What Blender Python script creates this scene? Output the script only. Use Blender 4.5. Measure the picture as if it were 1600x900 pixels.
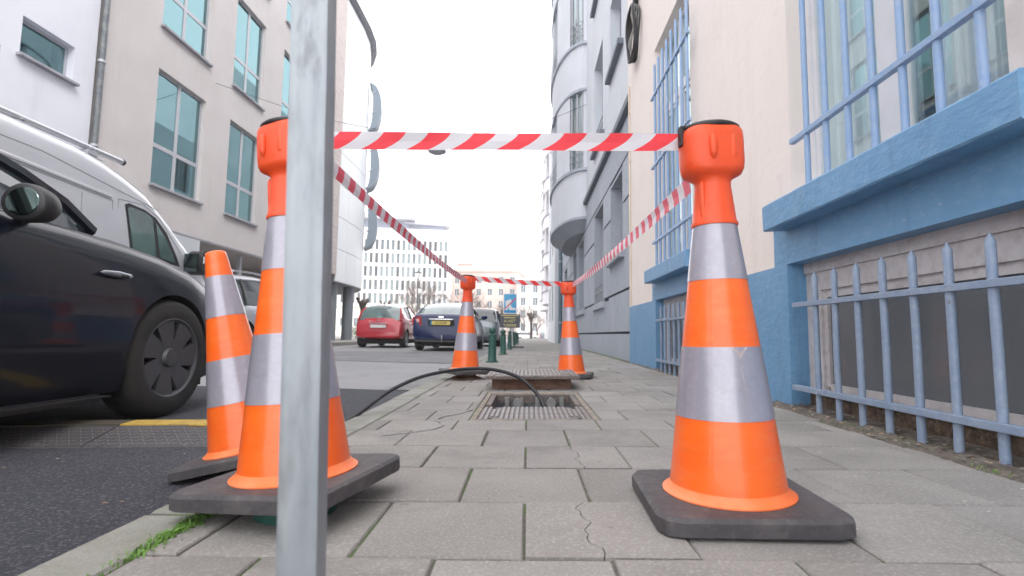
import bpy, bmesh, math, random
from math import sin, cos, pi, radians, sqrt, atan2
from mathutils import Matrix, Vector
R = random.Random(7)
scene = bpy.context.scene
for o in list(bpy.data.objects): bpy.data.objects.remove(o)
C = scene.collection

# ---------------------------------------------------------------- camera
CAMH = 0.39
camd = bpy.data.cameras.new('camera'); cam = bpy.data.objects.new('camera', camd); C.objects.link(cam)
cam.matrix_world = (Matrix.Translation((0, 0, CAMH)) @ Matrix.Rotation(radians(1.855), 4, 'Z')
                    @ Matrix.Rotation(radians(90 + 5.1885), 4, 'X') @ Matrix.Rotation(radians(.8), 4, 'Z'))
camd.sensor_width = 36; camd.lens = 18; camd.clip_start = .02; camd.clip_end = 3000
camd.dof.use_dof = True; camd.dof.focus_distance = 1.9; camd.dof.aperture_fstop = 4.6
scene.camera = cam
# ---------------------------------------------------------------- sky and sun (overcast)
w = bpy.data.worlds.new('World'); scene.world = w; w.use_nodes = True
nt = w.node_tree; nt.nodes.clear()
out = nt.nodes.new('ShaderNodeOutputWorld'); add = nt.nodes.new('ShaderNodeAddShader')
bgs = nt.nodes.new('ShaderNodeBackground'); bgc = nt.nodes.new('ShaderNodeBackground')
sky = nt.nodes.new('ShaderNodeTexSky'); sky.sky_type = 'NISHITA'; sky.sun_disc = False
sky.sun_elevation = radians(48); sky.sun_rotation = radians(140)
hs = nt.nodes.new('ShaderNodeHueSaturation'); hs.inputs['Saturation'].default_value = .25
nt.links.new(sky.outputs[0], hs.inputs['Color']); nt.links.new(hs.outputs[0], bgs.inputs[0])
bgs.inputs[1].default_value = .05
bgc.inputs[0].default_value = (.985, .975, 1.0, 1); bgc.inputs[1].default_value = 1.05   # the cloud layer
nt.links.new(bgs.outputs[0], add.inputs[0]); nt.links.new(bgc.outputs[0], add.inputs[1]); nt.links.new(add.outputs[0], out.inputs[0])
sd = bpy.data.lights.new('sun', 'SUN'); so = bpy.data.objects.new('sun', sd); C.objects.link(so)
sd.energy = .95; sd.angle = radians(25); sd.color = (1, .97, .93)
so.rotation_euler = Vector((sin(radians(140)) * cos(radians(48)), cos(radians(140)) * cos(radians(48)), sin(radians(48)))).to_track_quat('Z', 'Y').to_euler()
scene.view_settings.view_transform = 'Standard'; scene.view_settings.look = 'None'
scene.view_settings.exposure = 1.12; scene.view_settings.gamma = 1
scene.render.engine = 'CYCLES'
scene.cycles.max_bounces = 8; scene.cycles.transparent_max_bounces = 12

# ---------------------------------------------------------------- materials
MATS = {}
def mat(name, c, c2=None, sc=4., lo=.4, hi=.62, c3=None, sc3=60., amt3=.5, rough=.6, metal=0., bump=0., bsc=40., rnd=0., world=False, spec=.5, coat=0., stretch=None, det=6, trans=0., dirt=None, streak=None):
    if name in MATS: return MATS[name]
    m = bpy.data.materials.new(name); m.use_nodes = True; n = m.node_tree; N = n.nodes; L = n.links
    b = N['Principled BSDF']; b.inputs['Roughness'].default_value = rough; b.inputs['Metallic'].default_value = metal
    b.inputs['Specular IOR Level'].default_value = spec; b.inputs['Coat Weight'].default_value = coat; b.inputs['Coat Roughness'].default_value = .05
    b.inputs['Transmission Weight'].default_value = trans
    col = N.new('ShaderNodeRGB'); col.outputs[0].default_value = (*c, 1); cur = col.outputs[0]
    if world: src = N.new('ShaderNodeNewGeometry').outputs['Position']
    else: src = N.new('ShaderNodeTexCoord').outputs['Object']
    if stretch:
        mp = N.new('ShaderNodeMapping'); mp.inputs['Scale'].default_value = stretch; L.new(src, mp.inputs[0]); src = mp.outputs[0]
    if rnd and not world:
        oi = N.new('ShaderNodeObjectInfo'); va = N.new('ShaderNodeVectorMath'); va.operation = 'MULTIPLY_ADD'
        L.new(oi.outputs['Random'], va.inputs[0]); va.inputs[1].default_value = (37, 17, 29); L.new(src, va.inputs[2]); src = va.outputs[0]
    def noise(s, d=det):
        t = N.new('ShaderNodeTexNoise'); t.inputs['Scale'].default_value = s; t.inputs['Detail'].default_value = d; t.inputs['Roughness'].default_value = .6
        L.new(src, t.inputs['Vector']); return t.outputs['Fac']
    def ramp(f, a, z):
        r = N.new('ShaderNodeMapRange'); r.inputs['From Min'].default_value = a; r.inputs['From Max'].default_value = z; L.new(f, r.inputs['Value']); return r.outputs[0]
    def mix(f, a, bc):
        x = N.new('ShaderNodeMix'); x.data_type = 'RGBA'; L.new(f, x.inputs['Factor']); L.new(a, x.inputs['A']); x.inputs['B'].default_value = (*bc, 1); return x.outputs['Result']
    if c2: cur = mix(ramp(noise(sc), lo, hi), cur, c2)
    if c3:
        mm = N.new('ShaderNodeMath'); mm.operation = 'MULTIPLY'; mm.inputs[1].default_value = amt3; L.new(ramp(noise(sc3, 3), .5, .68), mm.inputs[0]); cur = mix(mm.outputs[0], cur, c3)
    for dd__ in (dirt, streak):
        if dd__:
            dc, ds, dl, dh, da, dst = dd__; mp2 = N.new('ShaderNodeMapping'); mp2.inputs['Scale'].default_value = dst; mp2.inputs['Location'].default_value = (3.3, 1.7, 5.1)
            L.new(src, mp2.inputs[0]); t2 = N.new('ShaderNodeTexNoise'); t2.inputs['Scale'].default_value = ds; t2.inputs['Detail'].default_value = 8; t2.inputs['Roughness'].default_value = .65; L.new(mp2.outputs[0], t2.inputs['Vector'])
            m2 = N.new('ShaderNodeMath'); m2.operation = 'MULTIPLY'; m2.inputs[1].default_value = da; L.new(ramp(t2.outputs['Fac'], dl, dh), m2.inputs[0]); cur = mix(m2.outputs[0], cur, dc)
    if rnd:
        oi = N.new('ShaderNodeObjectInfo'); h = N.new('ShaderNodeHueSaturation'); mr = N.new('ShaderNodeMapRange')
        mr.inputs['To Min'].default_value = 1 - rnd; mr.inputs['To Max'].default_value = 1 + rnd; L.new(oi.outputs['Random'], mr.inputs['Value'])
        L.new(mr.outputs[0], h.inputs['Value']); L.new(cur, h.inputs['Color']); cur = h.outputs[0]
    L.new(cur, b.inputs['Base Color'])
    if bump:
        bp = N.new('ShaderNodeBump'); bp.inputs['Strength'].default_value = bump; bp.inputs['Distance'].default_value = .01; L.new(noise(bsc, 4), bp.inputs['Height']); L.new(bp.outputs[0], b.inputs['Normal'])
    MATS[name] = m; return m

def glass(name, tint, refl, rough=.02, gc=(.78, .97, .97)):
    m = bpy.data.materials.new(name); m.use_nodes = True; N = m.node_tree.nodes; L = m.node_tree.links; N.clear()
    o = N.new('ShaderNodeOutputMaterial'); t = N.new('ShaderNodeBsdfTransparent'); g = N.new('ShaderNodeBsdfGlossy'); x = N.new('ShaderNodeMixShader'); lw = N.new('ShaderNodeLayerWeight')
    t.inputs[0].default_value = (*tint, 1); g.inputs['Roughness'].default_value = rough; g.inputs['Color'].default_value = (*gc, 1)
    mr = N.new('ShaderNodeMapRange'); mr.inputs['To Min'].default_value = refl; mr.inputs['To Max'].default_value = 1; lw.inputs[0].default_value = .12
    L.new(lw.outputs['Facing'], mr.inputs['Value']); L.new(mr.outputs[0], x.inputs[0]); L.new(t.outputs[0], x.inputs[1]); L.new(g.outputs[0], x.inputs[2]); L.new(x.outputs[0], o.inputs[0])
    MATS[name] = m; return m

# ---------------------------------------------------------------- mesh helpers
class MB:
    def __init__(s): s.v = []; s.f = []; s.mi = []; s.uv = None; s.cur = 0
    def face(s, pts, uv=None):
        i = len(s.v); s.v += [tuple(p) for p in pts]; s.f.append(tuple(range(i, i + len(pts)))); s.mi.append(s.cur)
        if uv is not None:
            if s.uv is None: s.uv = {}
            s.uv[len(s.f) - 1] = uv
        return s
    def box(s, x0, x1, y0, y1, z0, z1, M=None):
        if x0 > x1: x0, x1 = x1, x0
        if y0 > y1: y0, y1 = y1, y0
        if z0 > z1: z0, z1 = z1, z0
        p = [(x0, y0, z0), (x1, y0, z0), (x1, y1, z0), (x0, y1, z0), (x0, y0, z1), (x1, y0, z1), (x1, y1, z1), (x0, y1, z1)]
        if M: p = [tuple(M @ Vector(q)) for q in p]
        i = len(s.v); s.v += p
        for f in ((3, 2, 1, 0), (4, 5, 6, 7), (0, 1, 5, 4), (1, 2, 6, 5), (2, 3, 7, 6), (3, 0, 4, 7)): s.f.append(tuple(i + k for k in f)); s.mi.append(s.cur)
        return s
    def prism(s, poly, z0, z1, inset=0., b=0., f3=None, jit=0.):
        """poly = list of (u,v); f3 maps (u,v,w)->xyz (default xy plane). optional chamfer b at the z1 end"""
        f3 = f3 or (lambda u, v, w_: (u, v, w_)); n = len(poly)
        ar = sum(poly[k][0] * poly[(k + 1) % n][1] - poly[(k + 1) % n][0] * poly[k][1] for k in range(n))
        if ar < 0: poly = poly[::-1]
        rings = [(poly, z0)]
        if b:
            cx = sum(p[0] for p in poly) / n; cy = sum(p[1] for p in poly) / n
            ins = []
            for k in range(n):
                a = Vector(poly[k - 1]); m_ = Vector(poly[k]); c_ = Vector(poly[(k + 1) % n]); d1 = (m_ - a).normalized(); d2 = (c_ - m_).normalized()
                nn = Vector((-(d1.y + d2.y), d1.x + d2.x)); nn = nn.normalized() if nn.length > 1e-6 else Vector((-d1.y, d1.x))
                q = m_ + nn * b * 1.2; ins.append((q.x, q.y))
            rings += [(poly, z1 - b), (ins, z1)]
        else: rings.append((poly, z1))
        i0 = len(s.v)
        for pl, z in rings:
            s.v += [f3(u, v, z + (R.uniform(-jit, jit) if jit else 0)) for u, v in pl]
        for r in range(len(rings) - 1):
            for k in range(n):
                k2 = (k + 1) % n; s.f.append((i0 + r * n + k, i0 + r * n + k2, i0 + (r + 1) * n + k2, i0 + (r + 1) * n + k)); s.mi.append(s.cur)
        s.f.append(tuple(i0 + n - 1 - k for k in range(n))); s.mi.append(s.cur)
        s.f.append(tuple(i0 + (len(rings) - 1) * n + k for k in range(n))); s.mi.append(s.cur)
        return s
    def cbox(s, x0, x1, y0, y1, z0, z1, b): return s.prism([(x0, y0), (x1, y0), (x1, y1), (x0, y1)], z0, z1, b=b)
    def tube(s, path, r, n=8, cap=True, flat=None):
        rings = []; path = [Vector(p) for p in path]; prev = None
        for k, p in enumerate(path):
            d = (path[min(k + 1, len(path) - 1)] - path[max(k - 1, 0)]).normalized()
            if prev is None: u = d.orthogonal().normalized()
            else: u = (prev - d * prev.dot(d)); u = u.normalized() if u.length > 1e-6 else d.orthogonal().normalized()
            prev = u; v = d.cross(u); rr = r[k] if isinstance(r, (list, tuple)) else r
            i = len(s.v); s.v += [tuple(p + u * cos(2 * pi * a / n) * rr + v * sin(2 * pi * a / n) * rr) for a in range(n)]; rings.append(i)
        for a, b_ in zip(rings, rings[1:]):
            for k in range(n): s.f.append((a + k, a + (k + 1) % n, b_ + (k + 1) % n, b_ + k)); s.mi.append(s.cur)
        if cap:
            s.f.append(tuple(rings[0] + n - 1 - k for k in range(n))); s.mi.append(s.cur); s.f.append(tuple(rings[-1] + k for k in range(n))); s.mi.append(s.cur)
        return s
    def lathe(s, prof, n=32, c=(0, 0, 0), sx=1., sy=1., axis='z', close=True, sq=None):
        rings = []
        for r, z in prof:
            i = len(s.v)
            for k in range(n):
                a = 2 * pi * k / n; u = r * cos(a) * sx; v = r * sin(a) * sy
                if axis == 'z': p = (c[0] + u, c[1] + v, c[2] + z)
                elif axis == 'x': p = (c[0] + z, c[1] + u, c[2] + v)
                else: p = (c[0] + u, c[1] + z, c[2] + v)
                s.v.append(p)
            rings.append(i)
        for a, b_ in zip(rings, rings[1:]):
            for k in range(n): s.f.append((a + k, a + (k + 1) % n, b_ + (k + 1) % n, b_ + k)); s.mi.append(s.cur)
        if close:
            s.f.append(tuple(rings[0] + n - 1 - k for k in range(n))); s.mi.append(s.cur); s.f.append(tuple(rings[-1] + k for k in range(n))); s.mi.append(s.cur)
        return s
    def loft(s, secs, cap=True, closed=True):
        n = len(secs[0]); base = []
        for sec in secs: base.append(len(s.v)); s.v += [tuple(p) for p in sec]
        for a, b_ in zip(base, base[1:]):
            for k in range(n if closed else n - 1): s.f.append((a + k, a + (k + 1) % n, b_ + (k + 1) % n, b_ + k)); s.mi.append(s.cur)
        if cap and closed: s.f.append(tuple(base[0] + n - 1 - k for k in range(n))); s.mi.append(s.cur); s.f.append(tuple(base[-1] + k for k in range(n))); s.mi.append(s.cur)
        return s
    def mesh(s, name, mats, smooth=False, angle=35):
        me = bpy.data.meshes.new(name); me.from_pydata(s.v, [], s.f)
        for m in (mats if isinstance(mats, (list, tuple)) else [mats]): me.materials.append(m)
        me.polygons.foreach_set('material_index', s.mi)
        if s.uv:
            ul = me.uv_layers.new(name='UVMap')
            for fi, uv in s.uv.items():
                for li, c_ in zip(me.polygons[fi].loop_indices, uv): ul.data[li].uv = c_
        bm = bmesh.new(); bm.from_mesh(me); bmesh.ops.recalc_face_normals(bm, faces=bm.faces)
        bm.to_mesh(me); bm.free()
        if smooth:
            me.polygons.foreach_set('use_smooth', [True] * len(me.polygons)); me.set_sharp_from_angle(angle=radians(angle))
        me.update(); return me

WL = {}
def link(o, parent=None, loc=(0, 0, 0)):
    C.objects.link(o)
    if parent is not None: o.parent = parent
    o.location = loc
def part(name, mb, mats, parent, smooth=False, world=False, label=None, kind=None, angle=35, subsurf=0, loc=None, bevel=0):
    me = mb.mesh(name, mats, smooth, angle) if isinstance(mb, MB) else mb
    o = bpy.data.objects.new(name, me)
    off = -WL.get(parent.name, Vector((0, 0, 0))) if (world and parent is not None) else Vector((0, 0, 0))
    if loc is not None: off = Vector(loc)
    link(o, parent, off)
    WL[o.name] = WL.get(parent.name, Vector((0, 0, 0))) + off if parent is not None else off
    if label: o['label'] = label
    if kind: o['kind'] = kind
    if subsurf: md = o.modifiers.new('ss', 'SUBSURF'); md.levels = subsurf; md.render_levels = subsurf
    if bevel: md = o.modifiers.new('bv', 'BEVEL'); md.width = bevel; md.segments = 2; md.limit_method = 'ANGLE'
    return o
def thing(name, label, cat, loc=(0, 0, 0), rot=(0, 0, 0), group=None):
    o = bpy.data.objects.new(name, None); o.empty_display_size = .1; link(o, None, loc); o.rotation_euler = rot
    o['label'] = label; o['category'] = cat
    if group: o['group'] = group
    WL[o.name] = Vector(loc); return o
def tag(o, label, cat, group=None):
    o['label'] = label; o['category'] = cat
    if group: o['group'] = group
    return o
def struct(name, mb, mats, smooth=False):
    o = part(name, mb, mats, None, smooth); o['kind'] = 'structure'; return o
def dup(root, loc, rot, label, group=None):
    r = root.copy(); C.objects.link(r); r.location = loc; r.rotation_euler = rot; r['label'] = label
    if group: r['group'] = group
    for ch in [c_ for c_ in root.children]:
        c_ = ch.copy(); C.objects.link(c_); c_.parent = r
        for g in ch.children:
            d = g.copy(); C.objects.link(d); d.parent = c_
    return r
CF = .018                                   # crossfall of the pavement towards the road
TILT = -math.atan(CF)
def pz(x): return CF * x

# ---------------------------------------------------------------- shared materials
m_slab = mat('paving_concrete', (.305, .287, .267), (.225, .212, .196), sc=3.2, lo=.35, hi=.7, c3=(.46, .44, .42), sc3=150, amt3=.5, rough=.85, bump=.5, bsc=200, rnd=.10, dirt=((.12, .115, .11), 26, .655, .70, .55, (1, 1, 1)), streak=((.17, .165, .15), 2.3, .52, .66, .55, (1, 1, 1)))
m_mortar = mat('joint_mortar_moss', (.105, .093, .078), (.075, .14, .03), sc=2.6, lo=.46, hi=.56, c3=(.22, .20, .17), sc3=30, rough=.95, bump=.6, bsc=90, world=True)
m_kerb = mat('kerb_concrete', (.29, .285, .265), (.21, .215, .175), sc=5, lo=.4, hi=.65, c3=(.34, .33, .31), sc3=120, amt3=.4, rough=.9, bump=.5, bsc=150, rnd=.06)
m_asph = mat('fresh_asphalt', (.034, .036, .048), (.048, .050, .064), sc=1.3, c3=(.17, .17, .19), sc3=130, amt3=.75, rough=.82, bump=1.0, bsc=170, world=True)
m_road = mat('worn_road_concrete', (.30, .295, .30), (.25, .25, .255), sc=.9, lo=.35, hi=.65, c3=(.26, .26, .26), sc3=50, amt3=.4, rough=.85, bump=.4, bsc=90, world=True, dirt=((.16, .16, .165), 1.2, .55, .65, .5, (1, .4, 1)))
m_cream = mat('cream_render', (.86, .775, .72), (.82, .73, .67), sc=1.6, lo=.35, hi=.75, c3=(.88, .80, .74), sc3=9, amt3=.3, rough=.85, bump=.35, bsc=16, world=True, streak=((.70, .62, .56), 1.6, .53, .72, .35, (5, 5, .35)), dirt=((.72, .66, .62), 7, .60, .68, .5, (1, 1, 1)))
m_blue = mat('blue_masonry_paint', (.125, .29, .485), (.15, .32, .515), sc=6, lo=.3, hi=.7, c3=(.30, .44, .62), sc3=26, amt3=.18, rough=.5, bump=.5, bsc=34, world=True, stretch=(1, .6, 1), dirt=((.42, .50, .60), 34, .66, .70, .6, (1, 1, .5)), streak=((.10, .20, .33), 3., .56, .70, .5, (4, 4, .6)))
m_bluebar = mat('light_blue_iron_paint', (.215, .285, .40), (.25, .315, .42), sc=8, c3=(.36, .42, .5), sc3=40, amt3=.35, rough=.45, bump=.3, bsc=60, world=True, dirt=((.50, .52, .52), 22, .65, .68, .7, (1, 1, .4)), streak=((.16, .14, .13), 30, .68, .72, .6, (1, 1, .5)))
m_wframe = mat('weathered_white_frame', (.60, .575, .575), (.50, .47, .47), sc=6, lo=.4, hi=.75, c3=(.35, .31, .29), sc3=24, amt3=.35, rough=.7, bump=.2, bsc=40, world=True)
m_pvc = mat('white_pvc', (.78, .78, .80), (.70, .70, .72), sc=3, rough=.35, world=True)
m_gstone = mat('grey_painted_stone', (.40, .435, .49), (.335, .37, .425), sc=1.4, lo=.35, hi=.7, c3=(.54, .56, .59), sc3=14, amt3=.3, rough=.75, bump=.25, bsc=60, rnd=.035, streak=((.30, .32, .34), 1.4, .54, .72, .5, (4, 4, .35)))
m_gplain = mat('pale_grey_render', (.66, .68, .715), (.60, .62, .66), sc=.9, lo=.35, hi=.7, rough=.8, bump=.2, bsc=50, world=True, streak=((.48, .50, .53), 1.2, .54, .74, .5, (4, 4, .3)))
m_bar2 = mat('pale_blue_iron_paint', (.235, .36, .565), (.27, .39, .58), sc=8, c3=(.40, .44, .5), sc3=40, amt3=.35, rough=.45, bump=.3, bsc=60, world=True, dirt=((.50, .52, .52), 22, .65, .68, .7, (1, 1, .4)), streak=((.16, .14, .13), 30, .68, .72, .6, (1, 1, .5)))
m_slate = mat('dark_slate', (.13, .15, .185), (.17, .19, .22), sc=4, rough=.6)
m_gdark = mat('dark_joint', (.02, .022, .03), rough=.9)
m_dirt = mat('dirt', (.17, .145, .12), (.10, .085, .07), sc=14, lo=.35, hi=.6, c3=(.30, .27, .23), sc3=70, amt3=.5, rough=1, bump=1, bsc=80, world=True)
m_steel = mat('galvanised_steel', (.38, .41, .43), (.28, .31, .335), sc=9, lo=.4, hi=.6, c3=(.20, .21, .22), sc3=26, amt3=.55, dirt=((.17, .18, .19), 24, .58, .68, .6, (1, 1, .9)), rough=.55, metal=.55, bump=.12, bsc=60, world=True, stretch=(1, 1, .3))
m_rubber = mat('black_rubber', (.060, .055, .060), (.092, .083, .085), sc=9, lo=.4, hi=.7, c3=(.14, .13, .12), sc3=50, amt3=.4, rough=.65, bump=.4, bsc=60, dirt=((.20, .18, .16), 15, .62, .68, .45, (1, 1, 1)))
m_tyre = mat('tyre_rubber', (.018, .018, .019), (.03, .028, .026), sc=8, rough=.75)
m_dark = mat('black_plastic', (.02, .02, .022), rough=.45)
m_orange = mat('fluorescent_orange_plastic', (1., .16, .016), (1., .135, .012), sc=5, c3=(1., .28, .09), sc3=14, amt3=.22, rough=.34, stretch=(1, 1, 3), spec=.5, coat=.35, dirt=((.55, .13, .04), 9, .60, .72, .45, (1, 1, 6)), streak=((.30, .12, .06), 40, .67, .71, .5, (1, 1, .6)))
m_orange2 = mat('orange_red_plastic', (.88, .095, .02), (.80, .08, .016), sc=7, rough=.42, bump=.1, bsc=50, dirt=((.42, .10, .05), 16, .62, .72, .4, (1, 1, 1)))
m_reflect = mat('grey_reflective_sleeve', (.40, .385, .44), (.35, .335, .395), sc=6, lo=.35, hi=.7, c3=(.55, .54, .58), sc3=60, amt3=.2, rough=.28, metal=.25, bump=.15, bsc=9, coat=.5, dirt=((.24, .23, .26), 12, .60, .74, .45, (1, 1, 2.5)), streak=((.62, .60, .60), 45, .66, .70, .5, (1, 1, .5)))
m_green = mat('dark_green_paint', (.028, .105, .082), (.02, .08, .062), sc=8, rough=.4, bump=.15, bsc=40)
m_iron = mat('rusty_cast_iron', (.14, .125, .12), (.20, .145, .11), sc=9, lo=.45, hi=.7, c3=(.34, .29, .25), sc3=40, amt3=.4, rough=.6, metal=.25, bump=.5, bsc=90)
m_rust = mat('brown_rust', (.17, .085, .055), (.23, .14, .10), sc=10, rough=.85, bump=.6, bsc=60)
m_moldcon = mat('sandy_concrete', (.33, .28, .22), (.22, .20, .18), sc=14, lo=.4, hi=.6, rough=.95, bump=.7, bsc=60)
m_teal = glass('teal_glass', (.10, .32, .35), .30, gc=(.42, .66, .70))
m_clear = glass('clear_window', (.97, 1, 1), .05)
m_baygl = glass('pale_bay_glass', (.85, .92, .90), .14, gc=(.80, .92, .93)); m_shield = mat('blue_grey_shield', (.17, .21, .255), rough=.5)
m_dimglass = mat('dark_pane', (.045, .05, .055), (.06, .06, .06), sc=3, rough=.12, c3=(.12, .11, .10), sc3=26, amt3=.2, spec=.7, world=True)
m_base_gl = mat('grimy_basement_pane', (.135, .15, .165), (.16, .17, .18), sc=2.5, rough=.14, c3=(.17, .17, .17), sc3=110, amt3=.35, spec=.45, world=True)
m_fargl = mat('far_window_glass', (.07, .095, .11), (.13, .17, .19), sc=.6, rough=.3, world=True, spec=.25)
m_grey = mat('grey_metal_frame', (.40, .41, .44), rough=.45, metal=.2)
m_greysill = mat('grey_stone_sill', (.30, .30, .33), (.24, .24, .27), sc=5, rough=.7, world=True)

# ---------------------------------------------------------------- ground
y_in0, y_in1, x_in0, x_in1 = 2.40, 3.56, -.265, .335          # chamber frame, outer size
bed = MB()
for a in ((-.695, x_in0, -1, 34), (x_in1, 1.62, -1, 34), (x_in0, x_in1, -1, y_in0), (x_in0, x_in1, y_in1, 34)):
    bed.face([(a[0], a[2], -.0055), (a[1], a[2], -.0055), (a[1], a[3], -.0055), (a[0], a[3], -.0055)])
pave = struct('pavement', bed, m_mortar); pave.rotation_euler = (0, TILT, 0)
roadb = MB()
def strip(mb, x0, x1, pts):
    for (ya, za), (yb, zb) in zip(pts, pts[1:]): mb.face([(x0, ya, za), (x1, ya, za), (x1, yb, zb), (x0, yb, zb)])
RP = [(-6, -.11), (30, -.11), (60, -.35), (85, -.62), (1200, -.62)]
strip(roadb, -6.9, -.845, RP[:3]); road = struct('road', roadb, m_road)
sq = MB(); sq.face([(-280, 60, -.36), (280, 60, -.36), (280, 85, -.63), (-280, 85, -.63)]); sq.face([(-280, 85, -.63), (280, 85, -.63), (280, 400, -.63), (-280, 400, -.63)])
struct('ground', sq, mat('pale_square_paving', (.36, .35, .34), (.29, .28, .27), sc=.2, rough=.9, world=True))
pat = MB(); pat.face([(-4.6, -6, -.104), (-.845, -6, -.104), (-.845, 4.42, -.104), (-1.6, 4.52, -.104), (-2.4, 4.5, -.104), (-4.6, 4.6, -.104)])
struct('asphalt_patch', pat, m_asph)
p2 = MB(); p2.face([(-.845, 4.5, -.1035), (-.845, 30, -.1035), (-1.12, 30, -.1035), (-1.12, 12, -.1035), (-1.18, 8, -.1035), (-1.16, 4.5, -.1035)])
p2.face([(-1.16, 8.6, -.1035), (-1.13, 14, -.1035), (-6.7, 13.2, -.1035), (-6.7, 9.4, -.1035)])
struct('patched_gutter', p2, mat('mid_asphalt', (.17, .17, .175), (.22, .22, .225), sc=1.5, c3=(.2, .2, .2), sc3=70, rough=.85, bump=.4, bsc=90, world=True))
lp = MB(); lp.box(-8.5, -6.9, -6, 62, -.6, 0.02); lpo = struct('left_pavement', lp, m_slab)
lp = MB(); lp.box(-30, -8.62, 17.8, 62, -.62, -.012); struct('forecourt', lp, m_slab)
# far right ground under the buildings
fr = MB(); fr.face([(1.60, -6, -.03), (3.2, -6, -.03), (3.2, 60, -.03), (1.6, 60, -.03)]); fr.box(-.84, 3.2, 34, 60, -.5, 0.0)
struct('pavement_far', fr, m_slab)

# kerb stones
kerb = MB(); kerb.box(-.835, -.70, -2, 60, -.3, -.02); kerb = struct('kerb', kerb, m_mortar)
variants = []
for k in range(3):
    b = MB(); b.cbox(-.072, .072, -.495, .495, -.14, 0, .012); variants.append(b.mesh('kerb_stone', m_kerb))
for k in range(42):
    me = variants[k % 3]; o = bpy.data.objects.new('kerb_stone', me); link(o, kerb, (-.769 + R.uniform(-.003, .003), -.35 + k * 1.0, pz(-.77) + R.uniform(-.003, .002))); o.rotation_euler = (0, TILT, R.uniform(-.002, .002))
# left kerb
lk = MB(); lk.box(-6.9, -6.76, -6, 62, -.3, .016); struct('left_kerb', lk, m_kerb)

# paving slabs
def clip_rect(r, h):
    x0, x1, y0, y1 = r; a, b_, c_, d = h
    if x1 <= a or x0 >= b_ or y1 <= c_ or y0 >= d: return [r]
    o = []
    if y0 < c_: o.append((x0, x1, y0, c_)); y0 = c_
    if y1 > d: o.append((x0, x1, d, y1)); y1 = d
    if x0 < a: o.append((x0, a, y0, y1))
    if x1 > b_: o.append((b_, x1, y0, y1))
    return [q for q in o if q[1] - q[0] > .02 and q[3] - q[2] > .02]
def crack_x(y): return .158 + .03 * sin(y * 5.2 - 1) - (y - .9) * .03 + .009 * sin(y * 41) + .006 * sin(y * 97 + 1)
slab_var = []
for k in range(6):
    b = MB(); j = [R.uniform(-.002, .002) for _ in range(8)]; h = .1515
    pl = [(-h + j[0], -h + j[1]), (h + j[2], -h + j[3]), (h + j[4], h + j[5]), (-h + j[6], h + j[7])]
    b.prism(pl, -.035, 0, b=.0035); slab_var.append(b.mesh('slab', m_slab))
HOLE = (x_in0 - .004, x_in1 + .004, y_in0 - .004, y_in1 + .004)
JR = [-.297, .013, .323, .630, .937, 1.241, 1.548, 1.842, 2.145, 2.390]
y = 2.390
while y < 33.5: y += .3075; JR.append(y)
cnt = 0; stuffm = MB()
for r in range(len(JR) - 1):
    ya, yb = JR[r], JR[r + 1]; off = -.003 if r % 2 == 0 else .152
    xs = [off + .3105 * k for k in range(-4, 7)]
    for xa, xb in zip(xs, xs[1:]):
        xa = max(xa, -.692); xb = min(xb, 1.345 if r < 9 else 1.385)
        if r < 9: xb = min(xb, 1.325 + .03 * sin(r * 2.1))
        if r > 23: xb = min(xs[xs.index(xb)] if xb in xs else xb, 1.47)
        if xb - xa < .05: continue
        crk = .6 < ya < 1.8 and xa < crack_x((ya + yb) / 2) - .03 and xb > crack_x((ya + yb) / 2) + .03
        for q in clip_rect((xa, xb, ya, yb), HOLE):
            x0, x1, y0, y1 = q[0] + .0031, q[1] - .0031, q[2] + .0031, q[3] - .0031
            dz = R.uniform(-.0018, .0018)
            if cnt >= 300:
                stuffm.cbox(x0, x1, y0, y1, -.02, dz, .003); continue
            if crk:
                ys_ = [y0 + (y1 - y0) * t / 14 for t in range(15)]
                L_ = [(crack_x(v) - .0012, v) for v in ys_]; R_ = [(crack_x(v) + .0012, v) for v in ys_]
                for pl in ([(x0, y0)] + L_ + [(x0, y1)], [(x1, y1)] + R_[::-1] + [(x1, y0)]):
                    b = MB(); b.prism(pl, -.035, dz, b=0); o = part('slab', b, m_slab, pave); cnt += 1
            elif abs((x1 - x0) - .3035) < .01 and abs((y1 - y0) - .30) < .012:
                o = bpy.data.objects.new('slab', slab_var[R.randrange(6)]); link(o, pave, ((x0 + x1) / 2, (y0 + y1) / 2, dz)); o.scale = ((x1 - x0) / .303, (y1 - y0) / .303, 1)
                o.rotation_euler = (R.uniform(-.004, .004), R.uniform(-.004, .004), R.choice((0, pi)) + R.uniform(-.003, .003)); cnt += 1
            else:
                b = MB(); b.cbox(x0, x1, y0, y1, -.035, dz, .0035); part('slab', b, m_slab, pave); cnt += 1
part('slab', stuffm, m_slab, pave, kind='stuff')

# dirt and litter strip at the foot of the blue wall, grass in the joints
d = MB(); ny, nx = 60, 8
def dz_(x, y): return pz(x) + .004 + .012 * (x - 1.2) / .3 + .006 * sin(y * 31 + x * 20) * sin(y * 13 + 4) + .004 * sin(x * 90 + y * 47)
g = [[None] * (nx + 1) for _ in range(ny + 1)]
for i in range(ny + 1):
    yy = .6 + i * .105; xe = 1.295 + .015 * sin(yy * 3) + .012 * sin(yy * 17) + (.07 if yy > 3 else 0)
    for j in range(nx + 1):
        x = xe + (1.56 - xe) * j / nx; g[i][j] = (x, yy, dz_(x, yy) - (.014 if j == 0 else 0))
for i in range(ny):
    for j in range(nx): d.face([g[i][j], g[i][j + 1], g[i + 1][j + 1], g[i + 1][j]])
dd = part('dirt', d, m_dirt, None, smooth=True); dd['kind'] = 'stuff'; tag(dd, 'strip of dirt along the foot of the blue wall', 'dirt')
lit = MB()
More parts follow.
